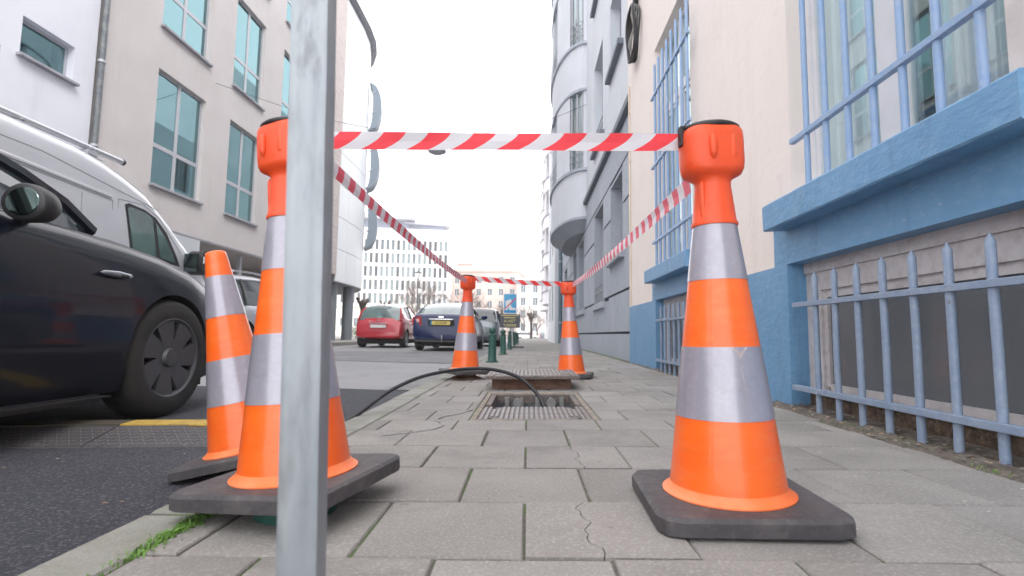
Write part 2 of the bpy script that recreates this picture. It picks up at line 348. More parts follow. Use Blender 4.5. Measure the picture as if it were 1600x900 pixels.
for k in range(420):
    yy = .9 + 3.2 * R.random() ** 1.1; x = R.uniform(1.29, 1.47); s_ = R.uniform(.002, .010); a = R.uniform(0, 6.3); z = dz_(x, yy) + .003; t = R.uniform(-.5, .5)
    lit.cur = 0 if R.random() < .88 else 1
    p = [Vector((cos(a + q) * s_ * (1.4 if i % 2 else .8), sin(a + q) * s_ * .8, t * s_ * cos(q))) + Vector((x, yy, z + .002)) for i, q in enumerate((0, 1.3, 2.6, 3.9, 5.2))]
    lit.face(p)
for k in range(60):
    x = R.uniform(-.3, 1.25); yy = R.uniform(.9, 3.5); s_ = R.uniform(.0012, .0042); 
    if k < 46: x = R.uniform(.65, 1.25)
    lit.cur = 1; lit.face([(x + s_ * cos(q) * 1.5, yy + s_ * sin(q), pz(x) + .003) for q in (0, 1, 2, 3.1, 4, 5.2)])
for k in range(40):
    x = R.uniform(-2.2, -.9); yy = R.uniform(1.2, 3.); s_ = R.uniform(.002, .007) ; lit.cur = R.choice((0, 1))
    lit.face([(x + s_ * cos(q) * 1.5, yy + s_ * sin(q), -.1015) for q in (0, 1, 2, 3.1, 4, 5.2)])
lo_ = part('litter', lit, [mat('dead_leaf', (.30, .20, .13), (.42, .33, .25), sc=9, rough=.9), mat('pale_grit', (.62, .58, .54), rough=.9)], None); lo_['kind'] = 'stuff'
tag(lo_, 'dead leaves and pale specks on the paving and asphalt', 'litter')
gr = MB()
def blades(cx, cy, n, sx, sy, h, z0):
    for k in range(n):
        x = cx + R.gauss(0, sx); y_ = cy + R.gauss(0, sy); a = R.uniform(0, 6.3); l = h * R.uniform(.4, 1.1); wv = .0018
        dx, dy = cos(a), sin(a); b_ = Vector((x, y_, z0)); lean = R.uniform(.2, .9)
        m1 = b_ + Vector((dx * l * lean * .4, dy * l * lean * .4, l * .6)); m2 = b_ + Vector((dx * l * lean, dy * l * lean, l * (.95 - lean * .4)))
        s_ = Vector((-dy, dx, 0)) * wv; gr.face([b_ - s_, b_ + s_, m1 + s_ * .8, m1 - s_ * .8]); gr.face([m1 - s_ * .8, m1 + s_ * .8, m2])
for t in range(30):
    yy = .93 + t * .012; blades(-.694 - .008 * sin(t), yy, 60 if 6 < t < 25 else 22, .012, .014, .019, pz(-.69) - .006)
for t in range(16): blades(-.705 + R.uniform(-.01, .01), R.uniform(.72, 1.0), 6, .008, .02, .012, -.018)
for cx, cy, n in ((1.36, 2.15, 60), (1.36, 1.95, 40), (1.31, 1.52, 30), (1.38, 2.35, 40), (1.40, 1.78, 30), (1.35, 2.5, 25)): blades(cx, cy, n, .02, .04, .014, pz(1.3) + .004)
go = part('grass', gr, mat('grass_green', (.10, .22, .03), (.17, .32, .06), sc=20, rough=.6, world=True), None); go['kind'] = 'stuff'
tag(go, 'short green grass and weeds growing in the kerb joint', 'grass')

# ---------------------------------------------------------------- traffic cones
def cr(z): return .1245 - (z - .045) * (.1245 - .034) / (.75 - .045)     # radius of the cone at height z
def cone_parts(t, sleeve=True, scuff=False):
    h = .188; ch = .043
    pl = [(-h + ch, -h), (h - ch, -h), (h - ch * .3, -h + ch * .3), (h, -h + ch), (h, h - ch), (h - ch * .3, h - ch * .3), (h - ch, h), (-h + ch, h), (-h + ch * .3, h - ch * .3), (-h, h - ch), (-h, -h + ch), (-h + ch * .3, -h + ch * .3)]
    b = MB(); b.prism(pl, .006, .040, b=.007, jit=.0006)
    for sx_ in (-1, 1):
        for sy_ in (-1, 1): b.cbox(sx_ * .13 - .03, sx_ * .13 + .03, sy_ * .13 - .03, sy_ * .13 + .03, 0, .008, .001)
    part('base', b, m_rubber, t, smooth=True, angle=25, bevel=.003)
    f = MB(); f.lathe([(.126, .038), (.139, .0385), (.140, .043), (.134, .047), (.127, .053), (.1225, .06), (.112, .05)], 64, close=False)
    part('foot_ring', f, mat('pale_orange_rim', (1, .26, .10), (1, .20, .05), sc=10, rough=.5), t, smooth=True, angle=60)
    bands = [('orange_band', .045, .207, m_orange), ('reflective_band', .207, .362, m_reflect), ('orange_band', .362, .512, m_orange), ('reflective_band', .512, .66, m_reflect), ('tip', .66, .75, m_orange)]
    for nm, za, zb, m_ in bands:
        e = .0012 if 'refl' in nm else 0
        b = MB(); K = 6; pr = []
        for k in range(K + 1):
            z = za + (zb - za) * k / K; pr.append((cr(z) + e, z))
        if nm == 'tip': pr += [(.030, .753), (.024, .755), (.022, .74)]
        else: pr.append((cr(zb) - .004, zb))
        pr = [(cr(za) - .004, za)] + pr
        b.lathe(pr, 64, close=False)
        if nm == 'reflective_band':                       # slight crumple of the sleeve
            for i, (x, y_, z) in enumerate(b.v):
                a = atan2(y_, x); rr = 1 + .0045 * sin(a * 9 + z * 40) * sin(z * 70 + a * 3); b.v[i] = (x * rr, y_ * rr, z)
        part(nm, b, m_, t, smooth=True, angle=50)
def reel_parts(t, turn, slot_dirs):
    e = MB(); n = 40
    prof = [(.0515, .640), (.0525, .646), (.049, .652), (.045, .69), (.0405, .735), (.041, .748), (.052, .757), (.064, .763), (.069, .776), (.071, .796), (.071, .860), (.069, .879), (.063, .887), (.050, .890)]
    secs = []
    for r_, z in prof:
        k_ = min(1, max(0, (z - .74) / .03)); ax = r_ * (1 + .0 * k_); ay = r_ * (1 - .22 * k_); sec = []; pw = 1 - .30 * k_
        for a in range(n):
            c_, s_ = cos(2 * pi * a / n), sin(2 * pi * a / n)
            sec.append((ax * abs(c_) ** pw * (1 if c_ > 0 else -1), ay * abs(s_) ** pw * (1 if s_ > 0 else -1), z))
        secs.append(sec)
    e.loft(secs); Mr = Matrix.Rotation(turn, 4, 'Z')
    e.v = [tuple(Mr @ Vector((p[0], p[1], p[2] if p[2] < .76 else .76 + (p[2] - .76) * .88))) for p in e.v]
    hd = part('tape_reel', e, m_orange2, t, smooth=True, angle=60)
    rb = MB()
    for a_, w_, za, zb, dd_ in ((-.35, .009, .795, .842, .0585), (.6, .012, .79, .852, .053), (-1.0, .006, .65, .74, .043)):
        # ribs moulded on the front of the reel housing
        c_ = Vector((cos(-pi / 2 + a_), sin(-pi / 2 + a_), 0)) * dd_
        rb.lathe([(.001, za - .008), (w_ * .8, za), (w_, za + .008), (w_, zb - .008), (w_ * .7, zb), (.001, zb + .005)], 14, c=(c_.x, c_.y, 0), close=False)
    rb.v = [tuple(Mr @ Vector(p)) for p in rb.v]
    part('moulded_rib', rb, m_orange2, hd, smooth=True, angle=70)
    cp = MB(); cp.lathe([(.064, .883), (.069, .887), (.069, .892), (.062, .897), (.045, .902), (.02, .905), (.0005, .906)], 36, sy=.8, close=False)
    cp.lathe([(.0005, .84), (.012, .842), (.015, .86), (.015, .882), (.010, .893), (.0005, .895)], 14, c=(.064, .02, 0), close=False)
    cp.v = [tuple(Mr @ Vector((p[0], p[1], p[2] - .0155))) for p in cp.v]
    part('black_cap', cp, m_dark, t, smooth=True, angle=60)
    for ang, zz in slot_dirs:
        cl = MB(); Ms = Matrix.Rotation(ang, 4, 'Z'); cl.box(.055, .076, -.010, .010, zz - .024, zz + .024, Ms)
        part('tape_slot', cl, m_dark, t, bevel=.002)
def cone(label, loc, rot, reel=None, group='orange and grey traffic cones'):
    t = thing('traffic_cone', label, 'traffic cone', loc, rot, group); cone_parts(t)
    if reel: reel_parts(t, *reel)
    return t
cone('large orange cone with tape reel standing on the slabs in front of the blue wall', (.452, 1.200, pz(.452)), (0, TILT - .008, radians(-2)), (radians(8), [(pi + radians(8), .858)]))
cone('orange cone with tape reel partly hidden by the steel post, on a raised stump', (-.536, 1.215, .024), (radians(.8), radians(-4.6), radians(-14)), (radians(-8), [(radians(14), .848)]))
cone('far right orange cone with tape reel beside the loose chamber lid', (.400, 4.72, pz(.4)), (0, TILT - .022, radians(-12)), (radians(15), []))
cone('far left orange cone with tape reel, raised on a low iron stump', (-.557, 4.60, .036), (0, TILT + .03, radians(35)), (radians(20), []))
cone('leaning orange cone without tape reel tipped against the kerb', (-.985, 1.84, -.062), (radians(1), radians(-12.3), radians(4)))
# torn notch on the reflective sleeve of the near cone, facing the street
tr_ = MB(); cx_, ph0 = .458, radians(-84)
def on_cone(da, z, e=.0022): a = ph0 + da; rr = cr(z) + e; return (rr * cos(a), rr * sin(a), z)
tr_.face([on_cone(-.02, .344), on_cone(.20, .362), on_cone(.24, .360), on_cone(.03, .335)]); tr_.face([on_cone(-.02, .344), on_cone(-.17, .360), on_cone(-.12, .363), on_cone(.03, .350)]); tr_.face([on_cone(.0, .345, .0016), on_cone(.05, .30, .0018), on_cone(.10, .255, .0016), on_cone(.035, .30, .0018)])
nc = [o for o in C.objects if o.name == 'traffic_cone'][0]
part('torn_notch', tr_, mat('torn_sleeve_edge', (.62, .54, .52), (.45, .38, .38), sc=40, rough=.6), nc)
# green iron stump and grey stump under the two raised cones
st = MB(); st.lathe([(.082, -.02), (.086, .0), (.086, .022), (.078, .028), (.03, .03)], 32)
tag(part('bollard_stump', st, m_green, None, smooth=True, loc=(-.515, 1.17, pz(-.55))), 'green round iron stump under the raised cone by the kerb', 'stump')
st = MB(); st.lathe([(.13, -.005), (.135, .0), (.135, .012), (.115, .022), (.09, .024), (.085, .045), (.02, .046)], 24)
tag(part('bollard_stump', st, m_rust, None, smooth=True, loc=(-.545, 4.60, pz(-.55))), 'low rusty iron stump under the far left cone', 'stump')

# ---------------------------------------------------------------- barrier tape
def stripes(name, per, slant, c_red, c_white, bow=0.):
    m = bpy.data.materials.new(name); m.use_nodes = True; N = m.node_tree.nodes; L = m.node_tree.links; b = N['Principled BSDF']
    uv = N.new('ShaderNodeUVMap'); sp = N.new('ShaderNodeSeparateXYZ'); L.new(uv.outputs[0], sp.inputs[0])
    def M(op, a, b_=None, c_=None):
        x = N.new('ShaderNodeMath'); x.operation = op
        for i, q in enumerate((a, b_, c_)):
            if q is None: continue
            if isinstance(q, (int, float)): x.inputs[i].default_value = q
            else: L.new(q, x.inputs[i])
        return x.outputs[0]
    v2 = M('MULTIPLY', sp.outputs[1], sp.outputs[1]); q = M('ADD', M('MULTIPLY', sp.outputs[1], slant), M('MULTIPLY', v2, bow))
    f = M('FRACT', M('DIVIDE', M('SUBTRACT', sp.outputs[0], q), per)); s = M('LESS_THAN', f, .5)
    x = N.new('ShaderNodeMix'); x.data_type = 'RGBA'; L.new(s, x.inputs['Factor']); x.inputs['A'].default_value = (*c_white, 1); x.inputs['B'].default_value = (*c_red, 1)
    L.new(x.outputs['Result'], b.inputs['Base Color']); b.inputs['Roughness'].default_value = .5
    tr = N.new('ShaderNodeBsdfTranslucent'); L.new(x.outputs['Result'], tr.inputs[0]); ms = N.new('ShaderNodeMixShader'); ms.inputs[0].default_value = .22
    L.new(b.outputs[0], ms.inputs[1]); L.new(tr.outputs[0], ms.inputs[2]); L.new(ms.outputs[0], N['Material Output'].inputs[0]); return m
m_tape = stripes('red_white_tape', .112, .092, (.88, .045, .065), (.72, .70, .73), -.035)
def tape(label, a, b_, wa, wb, sag, twist=0., n=60, mt=None, u0=0.):
    a = Vector(a); b_ = Vector(b_); mb = MB(); side = (b_ - a).cross(Vector((0, 0, 1))).normalized(); L_ = (b_ - a).length; pts = []
    for k in range(n + 1):
        t = k / n; c_ = a.lerp(b_, t); c_.z -= sag * 4 * t * (1 - t); w_ = wa + (wb - wa) * t; an = twist * sin(pi * t) + .06 * sin(t * 9)
        up = Vector((0, 0, cos(an))) + side * sin(an); bow = side * .0015 * sin(t * 14)
        pts.append((c_ - up * w_ / 2 + bow, c_ + bow * 2, c_ + up * w_ / 2 - bow, u0 + t * L_))
    for p, q in zip(pts, pts[1:]):
        for i in (0, 1): mb.face([p[i], q[i], q[i + 1], p[i + 1]], [(p[3], i * .5), (q[3], i * .5), (q[3], i * .5 + .5), (p[3], i * .5 + .5)])
    me = mb.mesh('barrier_tape', mt or m_tape, True); bm = bmesh.new(); bm.from_mesh(me); bmesh.ops.remove_doubles(bm, verts=bm.verts, dist=1e-5); bmesh.ops.recalc_face_normals(bm, faces=bm.faces); bm.to_mesh(me); bm.free(); me.polygons.foreach_set('use_smooth', [False] * len(me.polygons))
    o = bpy.data.objects.new('barrier_tape', me); link(o); tag(o, label, 'barrier tape', 'red and white barrier tapes between the cones')
    md = o.modifiers.new('so', 'SOLIDIFY'); md.thickness = .0005
    return o
m_tape2 = stripes('red_white_tape_narrow', .100, .022, (.85, .11, .17), (.86, .80, .84))
tape('nearest barrier tape stretched level between the two front cones', (-.60, 1.225, .868), (.375, 1.222, .862), .045, .043, .0015, n=40, u0=.045)
tape('barrier tape running back along the road side from the post to the far left cone', (-.575, 1.26, .872), (-.556, 4.56, .862), .047, .047, .028, mt=m_tape2)
tape('barrier tape running back along the wall side from the near right cone', (.405, 1.27, .775), (.402, 4.68, .850), .047, .047, .02, mt=m_tape2)
tape('far barrier tape spanning the pavement between the two far cones', (-.50, 4.60, .895), (.34, 4.72, .862), .045, .045, .012, mt=stripes('red_white_tape_far', .112, -.05, (.85, .05, .06), (.72, .70, .72)))

# ---------------------------------------------------------------- steel post in the foreground
pt = thing('steel_post', 'galvanised steel channel post standing upright close in front of the left cone', 'post', (-.23, .53, pz(-.23)))
b = MB(); W_, D_, T_ = .0205, .026, .002
prof = [(-W_, 0), (-W_ + .003, -.001), (-.010, -.0012), (-.008, -.0002), (.008, -.0002), (.010, -.0012), (W_ - .003, -.001), (W_, 0), (W_, D_), (W_ - .008, D_), (W_ - .008, D_ - T_), (W_ - T_, D_ - T_), (W_ - T_, T_), (-W_ + T_, T_), (-W_ + T_, D_ - T_), (-W_ + .008, D_ - T_), (-W_ + .008, D_), (-W_, D_)]
secs = []
for k in range(25):
    z = k * .06; sx = .018 * (-(z - .5)); secs.append([(x - .027 * (z - .15) + .0002 * sin(z * 40), y_, z) for x, y_ in prof])
b.loft(secs); part('channel', b, m_steel, pt, smooth=True, angle=30)
b = MB(); b.box(-.05 + .004, .05 + .004, -.04, .06, -.004, .006); part('foot_plate', b, m_steel, pt)

# ---------------------------------------------------------------- bollards
def bollard(label, loc):
    t = thing('bollard', label, 'bollard', loc, (0, 0, 0), 'green iron bollards along the kerb')
    b = MB(); b.lathe([(.098, 0), (.100, .004), (.100, .014), (.075, .022), (.062, .045), (.058, .09), (.055, .28), (.052, .375), (.060, .382), (.060, .392), (.048, .398), (.030, .408), (.028, .416)], 32)
    part('shaft', b, m_green, t, smooth=True, angle=30)
    b = MB(); b.lathe([(.05 * sin(a), .450 - .05 * cos(a)) for a in [pi * k / 16 * .999 + .001 for k in range(17)]], 28); part('ball', b, m_green, t, smooth=True, angle=80)
    return t
b0 = bollard('nearest green bollard behind the far left cone', (-.51, 7.38, pz(-.5)))
for y_, lb in ((10.2, 'second green bollard along the kerb'), (13.8, 'third green bollard, just before the sign post'), (17.6, 'fourth green bollard, just beyond the sign post'), (20.8, 'fifth green bollard, seen past the sign foot'), (24.2, 'farthest green bollard of the row')):
    dup(b0, (-.49, y_, pz(-.5)), (0, 0, 0), lb)

# ---------------------------------------------------------------- sign post
sg = thing('sign_post', 'temporary post carrying a blue road sign above a dark notice board', 'road sign', (-.47, 15.6, pz(-.47)))
def txt(s, size, mt, parent, name, M_, ext=.002, label=None):
    cu = bpy.data.curves.new('t', 'FONT'); cu.body = s; cu.size = size; cu.align_x = 'CENTER'; cu.align_y = 'CENTER'; cu.extrude = ext; cu.resolution_u = 2
    ob = bpy.data.objects.new('t', cu); C.objects.link(ob); dg = bpy.context.evaluated_depsgraph_get(); me = bpy.data.meshes.new_from_object(ob.evaluated_get(dg)); bpy.data.objects.remove(ob)
    me.transform(M_); me.materials.clear(); me.materials.append(mt); o = bpy.data.objects.new(name, me); link(o, parent); return o
m_wpaint = mat('white_paint', (.8, .8, .8), rough=.4); m_sblue = mat('sign_blue', (.05, .36, .68), (.07, .42, .72), sc=6, rough=.35); m_sblue2 = mat('sign_deep_blue', (.01, .26, .55), rough=.35); m_sred = mat('sign_red', (.62, .10, .16), rough=.4)
b = MB(); b.tube([(0, 0, 0), (-.05, 0, 1.6)], .02, 10); part('post', b, mat('pale_post', (.62, .63, .62), rough=.5), sg)
b = MB(); b.cbox(-.02, .34, -.28, .22, 0, .05, .01); part('foot', b, m_rubber, sg)
def yp(u, v, w_): return (u, -w_, v)
def rrect(cx, cz, hw, hh, r):
    o = []
    for sx_, sz_, a0 in ((1, 1, 0), (-1, 1, 90), (-1, -1, 180), (1, -1, 270)):
        for k in range(4): a = radians(a0 + 30 * k); o.append((cx + sx_ * (hw - r) + cos(a) * r, cz + sz_ * (hh - r) + sin(a) * r))
    return o
sx0 = -.085
b = MB(); b.prism(rrect(sx0, 1.335, .205, .31, .035), .02, .035, f3=yp); pl = part('sign_plate', b, m_wpaint, sg)
b = MB(); b.prism(rrect(sx0, 1.335, .182, .287, .02), .036, .039, f3=yp); part('blue_field', b, m_sblue, pl)
b = MB(); b.prism([(sx0 - .15, 1.41), (sx0 - .05, 1.45), (sx0 + .03, 1.47), (sx0 + .04, 1.40), (sx0 + .01, 1.33), (sx0 + .05, 1.22), (sx0 + .17, 1.20), (sx0 + .17, 1.14), (sx0 - .02, 1.14), (sx0 - .05, 1.22), (sx0 - .09, 1.14), (sx0 - .15, 1.14), (sx0 - .13, 1.25)], .040, .042, f3=yp)
part('white_symbol', b, m_wpaint, pl)
b = MB(); b.prism([(sx0 - .178, 1.175), (sx0 - .178, 1.13), (sx0 + .178, 1.47), (sx0 + .178, 1.53)], .043, .045, f3=yp); part('red_slash', b, m_sred, pl)
b = MB(); b.prism([(sx0 - .178, 1.055), (sx0 + .178, 1.055), (sx0 + .178, 1.125), (sx0 - .178, 1.125)], .043, .0445, f3=yp); part('blue_strip', b, m_sblue2, pl)
b = MB(); b.cbox(sx0 - .31, sx0 + .31, -.03, -.006, .60, 1.01, .004); bd = part('notice_board', b, mat('dark_notice_board', (.075, .085, .11), rough=.45), sg)
m_ylw = mat('yellow_print', (.72, .62, .20), rough=.5)
RT = lambda x, z: Matrix.Translation((x, -.033, z)) @ Matrix.Rotation(radians(90), 4, 'X')
txt('A-NET', .125, m_ylw, bd, 'lettering', RT(sx0, .80))
b = MB()
for z, x0, x1, h in ((.972, -.26, .26, .020), (.905, -.17, .17, .026), (.70, -.10, .20, .018), (.655, -.16, .20, .018), (.70, -.19, -.15, .03)): b.box(sx0 + x0, sx0 + x1, -.034, -.031, z - h / 2, z + h / 2)
part('small_print', b, m_ylw, bd)

# ---------------------------------------------------------------- cable chamber in the pavement
ch = thing('cable_chamber', 'open rectangular cable chamber sunk in the paving with a ribbed iron lid', 'manhole', (.035, 2.98, 0), (0, TILT, 0))
hx, hy = .300, .580
b = MB()
for a in ((-hx, hx, -hy, -hy + .022), (-hx, hx, hy - .10, hy), (-hx, -hx + .028, -hy + .0225, hy - .1005), (hx - .028, hx, -hy + .0225, hy - .1005)): b.cbox(*a, -.05, .001, .003)
part('outer_frame', b, m_moldcon, ch)
b = MB()
for a in ((-hx + .03, -hx + .062, -.02, hy - .13), (hx - .062, hx - .03, -.02, hy - .13), (-hx + .03, hx - .03, hy - .129, hy - .104)): b.cbox(*a, -.06, -.004, .003)
part('inner_rim', b, m_iron, ch)
b = MB(); x0, x1, y0, y1 = -hx + .055, hx - .055, -.14, hy - .12; zb = -.55
b.face([(x0, y0, 0 - .02), (x1, y0, -.02), (x1, y0, zb), (x0, y0, zb)]); b.face([(x0, y1, -.012), (x1, y1, -.012), (x1, y1, zb), (x0, y1, zb)])
b.face([(x0, y0, -.02), (x0, y1, -.012), (x0, y1, zb), (x0, y0, zb)]); b.face([(x1, y0, -.02), (x1, y1, -.012), (x1, y1, zb), (x1, y0, zb)]); b.face([(x0, y0, zb), (x1, y0, zb), (x1, y1, zb), (x0, y1, zb)])
part('chamber_wall', b, mat('damp_blue_grey_wall', (.11, .13, .16), (.20, .21, .22), sc=14, c3=(.33, .31, .27), sc3=30, rough=.9), ch)
b = MB()
for k, x in enumerate((-.17, -.07, .03, .115, .19)): b.tube([(x, y1 - .02, -.02), (x + .01, y1 - .02, -.3)], .010 if k % 2 else .017, 8)
for x in (-.1, .12): b.lathe([(.03, 0), (.03, .03), (.02, .035), (.018, .01)], 16, c=(x, y1 - .05, -.055), axis='y')
part('pipe', b, mat('dusty_grey_pipe', (.22, .24, .25), (.30, .29, .27), sc=20, rough=.8), ch, smooth=True)
def lid(parent, name, cx, cy, lx, ly, z):
    b = MB(); b.cbox(cx - lx, cx + lx, cy - ly, cy + ly, z - .02, z, .002); l_ = part(name, b, m_iron, parent)
    mr = mat('worn_iron_rib', (.27, .25, .25), (.20, .18, .175), sc=12, rough=.5, metal=.4, bump=.3, bsc=80)
    n = 22; rib = MB(); rib.cbox(-.0075, .0075, -ly + .012, ly - .012, 0, .0055, .0015); rm = rib.mesh('rib', mr)
    for k in range(n):
        o = bpy.data.objects.new('rib', rm); link(o, l_, (cx - lx + .018 + (2 * lx - .036) * k / (n - 1), cy, z))
        if k in (2, 3, n - 3, n - 4): o.scale = (1, .60, 1)
    b = MB()
    for sx_ in (-1, 1):
        for sy_ in (-1, 1): b.cbox(cx + sx_ * (lx - .055) - .014, cx + sx_ * (lx - .055) + .014, cy + sy_ * (ly - .035) - .011, cy + sy_ * (ly - .035) + .011, z, z + .003, .001)
    part('keyhole', b, m_gdark, l_)
    return l_
lid(ch, 'ribbed_lid', 0, -.345, .272, .212, -.005)
# loose lid resting on a rusty box behind the chamber
bx = thing('rusty_frame', 'low brown rusty iron frame lying behind the open chamber', 'frame', (.03, 4.0, pz(.03)), (0, TILT, 0))
b = MB()
for a in ((-.285, .285, -.265, -.245), (-.285, .285, .245, .265), (-.285, -.265, -.2445, .2445), (.265, .285, -.2445, .2445)): b.cbox(*a, 0, .078, .003)
part('frame_side', b, m_rust, bx)
ll = thing('chamber_lid', 'loose ribbed iron lid resting on the rusty frame behind the chamber', 'lid', (.035, 3.965, .079 + pz(.03)), (0, TILT, 0))
lid(ll, 'plate', 0, 0, .335, .325, .0205)
# black cable
cpts = [(-.98, 2.05, -.088), (-.94, 2.2, -.085), (-.90, 2.36, -.07), (-.86, 2.47, -.035), (-.817, 2.55, .001), (-.76, 2.65, .055), (-.70, 2.75, .100), (-.60, 2.86, .146), (-.49, 2.95, .171), (-.37, 3.03, .184), (-.246, 3.08, .184), (-.14, 3.1, .166), (-.05, 3.1, .134), (.0, 3.08, .100), (.045, 3.06, .058), (.075, 3.02, .02), (.098, 2.98, -.02), (.115, 2.95, -.08), (.12, 2.94, -.2), (.12, 2.95, -.4)]
def smooth_path(p, m=5):
    p = [Vector(q) for q in p]; o = []
    for i in range(len(p) - 1):
        p0, p1, p2, p3 = p[max(i - 1, 0)], p[i], p[i + 1], p[min(i + 2, len(p) - 1)]
        for k in range(m):
            t = k / m; o.append(.5 * ((2 * p1) + (-p0 + p2) * t + (2 * p0 - 5 * p1 + 4 * p2 - p3) * t * t + (-p0 + 3 * p1 - 3 * p2 + p3) * t ** 3))
    return o + [p[-1]]
b = MB(); b.tube(smooth_path(cpts), .0105, 10)
tag(part('black_cable', b, mat('black_cable_sheath', (.022, .022, .026), rough=.35), None, smooth=True), 'thick black cable arching from the gutter into the open chamber', 'cable')

# ---------------------------------------------------------------- cable ramp across the road
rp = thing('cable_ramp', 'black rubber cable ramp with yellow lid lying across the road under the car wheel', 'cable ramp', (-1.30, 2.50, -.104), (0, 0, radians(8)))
m_ylid = mat('dirty_yellow_rubber', (.60, .40, .06), (.46, .30, .06), sc=8, c3=(.2, .15, .07), sc3=30, rough=.6, bump=.3, bsc=60)
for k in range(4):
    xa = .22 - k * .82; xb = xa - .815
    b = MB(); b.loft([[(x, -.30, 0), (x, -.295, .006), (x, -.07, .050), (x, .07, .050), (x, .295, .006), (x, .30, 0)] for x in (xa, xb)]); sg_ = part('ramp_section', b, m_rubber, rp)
    dm = MB()
    for i in range(34):
        for j in range(6):
            x = xa - .014 - i * .0238; y_ = -.275 + j * .034; z = .006 + (y_ + .295) * .044 / .225
            a = radians(45 if (i + j) % 2 else -45); dx, dy = cos(a) * .011, sin(a) * .011; nx_, ny_ = -sin(a) * .0028, cos(a) * .0028
            q = [(x - dx - nx_, y_ - dy - ny_), (x + dx - nx_, y_ + dy - ny_), (x + dx + nx_, y_ + dy + ny_), (x - dx + nx_, y_ - dy + ny_)]
            dm.face([(px_, py_, .0068 + (py_ + .295) * .044 / .225 + .001) for px_, py_ in q])
    part('tread_pattern', dm, mat('worn_rubber_tread', (.16, .16, .165), rough=.6), sg_, kind='stuff')
    b = MB(); b.prism([(xa, -.062), (xa - .30, -.062), (xa - .32, -.085), (xa - .50, -.085), (xa - .52, -.062), (xb, -.062), (xb, .062), (xa, .062)], .049, .056, b=.001); part('yellow_lid', b, m_ylid if k < 1 else (mat('shadowed_yellow_rubber', (.09, .075, .045), (.06, .055, .045), sc=8, lo=.4, hi=.6, rough=.7) if k < 2 else m_rubber), sg_, label=None if k < 1 else 'lid coloured dark for the shade under the car')  # lids past the first have the car's shadow put into their colour

# chalk squiggle on the slabs
ck = MB(); cp_ = smooth_path([(-.56, 2.02, 0), (-.44, 2.10, 0), (-.38, 2.18, 0), (-.37, 2.28, 0), (-.42, 2.40, 0), (-.39, 2.52, 0), (-.33, 2.60, 0), (-.29, 2.72, 0)], 4)
for p, q in zip(cp_, cp_[1:]):
    d_ = (q - p).normalized(); n_ = Vector((-d_.y, d_.x, 0)) * .006; ck.face([(v.x, v.y, pz(v.x) + .0035) for v in (p - n_, q - n_, q + n_, p + n_)])
tag(part('chalk_line', ck, mat('faded_chalk', (.36, .345, .34), (.27, .255, .255), sc=30, rough=.95, world=True), None), 'faded pale chalk line squiggling across the slabs left of the chamber', 'marking')

# ================================================================ BUILDINGS
def facade(mb, X, inn, y0, y1, z0, z1, ops, depth, cut=None):
    """sheet on plane x=X with openings (ya,yb,za,zb) and reveals going inward (inn=+1/-1)"""
    ys = sorted({y0, y1} | {o[0] for o in ops} | {o[1] for o in ops}); zs = sorted({z0, z1} | {o[2] for o in ops} | {o[3] for o in ops})
    ys = [v for v in ys if y0 <= v <= y1]; zs = [v for v in zs if z0 <= v <= z1]
    for ya, yb in zip(ys, ys[1:]):
        for za, zb in zip(zs, zs[1:]):
            cy, cz = (ya + yb) / 2, (za + zb) / 2
            if any(o[0] < cy < o[1] and o[2] < cz < o[3] for o in ops): continue
            mb.face([(X, ya, za), (X, yb, za), (X, yb, zb), (X, ya, zb)])
    for o in ops:
        dp = (o[4] if len(o) > 4 else depth) * inn
        ya, yb, za, zb = o[:4]
        mb.face([(X, ya, za), (X, ya, zb), (X + dp, ya, zb), (X + dp, ya, za)]); mb.face([(X, yb, za), (X, yb, zb), (X + dp, yb, zb), (X + dp, yb, za)])
        mb.face([(X, ya, zb), (X, yb, zb), (X + dp, yb, zb), (X + dp, ya, zb)]); mb.face([(X, ya, za), (X, yb, za), (X + dp, yb, za), (X + dp, ya, za)])
def shell(mb, X, inn, y0, y1, z0, z1, D=7):
    X2 = X + inn * D
    mb.face([(X, y0, z0), (X2, y0, z0), (X2, y0, z1), (X, y0, z1)]); mb.face([(X, y1, z0), (X2, y1, z0), (X2, y1, z1), (X, y1, z1)])
    mb.face([(X, y0, z1), (X, y1, z1), (X2, y1, z1), (X2, y0, z1)]); mb.face([(X2, y0, z0), (X2, y1, z0), (X2, y1, z1), (X2, y0, z1)])
def window(parent, X, inn, y0, y1, z0, z1, fw, ym, zt, fm, pm, th=.05, mw=None, label=None, pins=.02):
    """frame in plane x (outer face at X), panes as children; ym/zt = mullion and transom positions"""
    mw = mw or fw * .8; b = MB(); Xa, Xb = X, X + inn * th
    b.box(Xa, Xb, y0, y0 + fw, z0, z1); b.box(Xa, Xb, y1 - fw, y1, z0, z1); b.box(Xa + inn * .001, Xb, y0 + fw, y1 - fw, z0, z0 + fw); b.box(Xa + inn * .001, Xb, y0 + fw, y1 - fw, z1 - fw, z1)
    for m_ in ym: b.box(Xa + inn * .003, Xb - inn * .002, m_ - mw / 2, m_ + mw / 2, z0 + fw, z1 - fw)
    for t in zt: b.box(Xa + inn * .005, Xb - inn * .004, y0 + fw, y1 - fw, t - mw / 2, t + mw / 2)
    w_ = part('window', b, fm, parent, world=True, label=label)
    ye = [y0 + fw] + [q for m_ in ym for q in (m_ - mw / 2, m_ + mw / 2)] + [y1 - fw]; ze = [z0 + fw] + [q for t in zt for q in (t - mw / 2, t + mw / 2)] + [z1 - fw]
    for i in range(0, len(ye), 2):
        for j in range(0, len(ze), 2):
            p = MB(); p.box(X + inn * pins, X + inn * (pins + .006), ye[i], ye[i + 1], ze[j], ze[j + 1]); part('pane', p, pm, w_)
    return w_
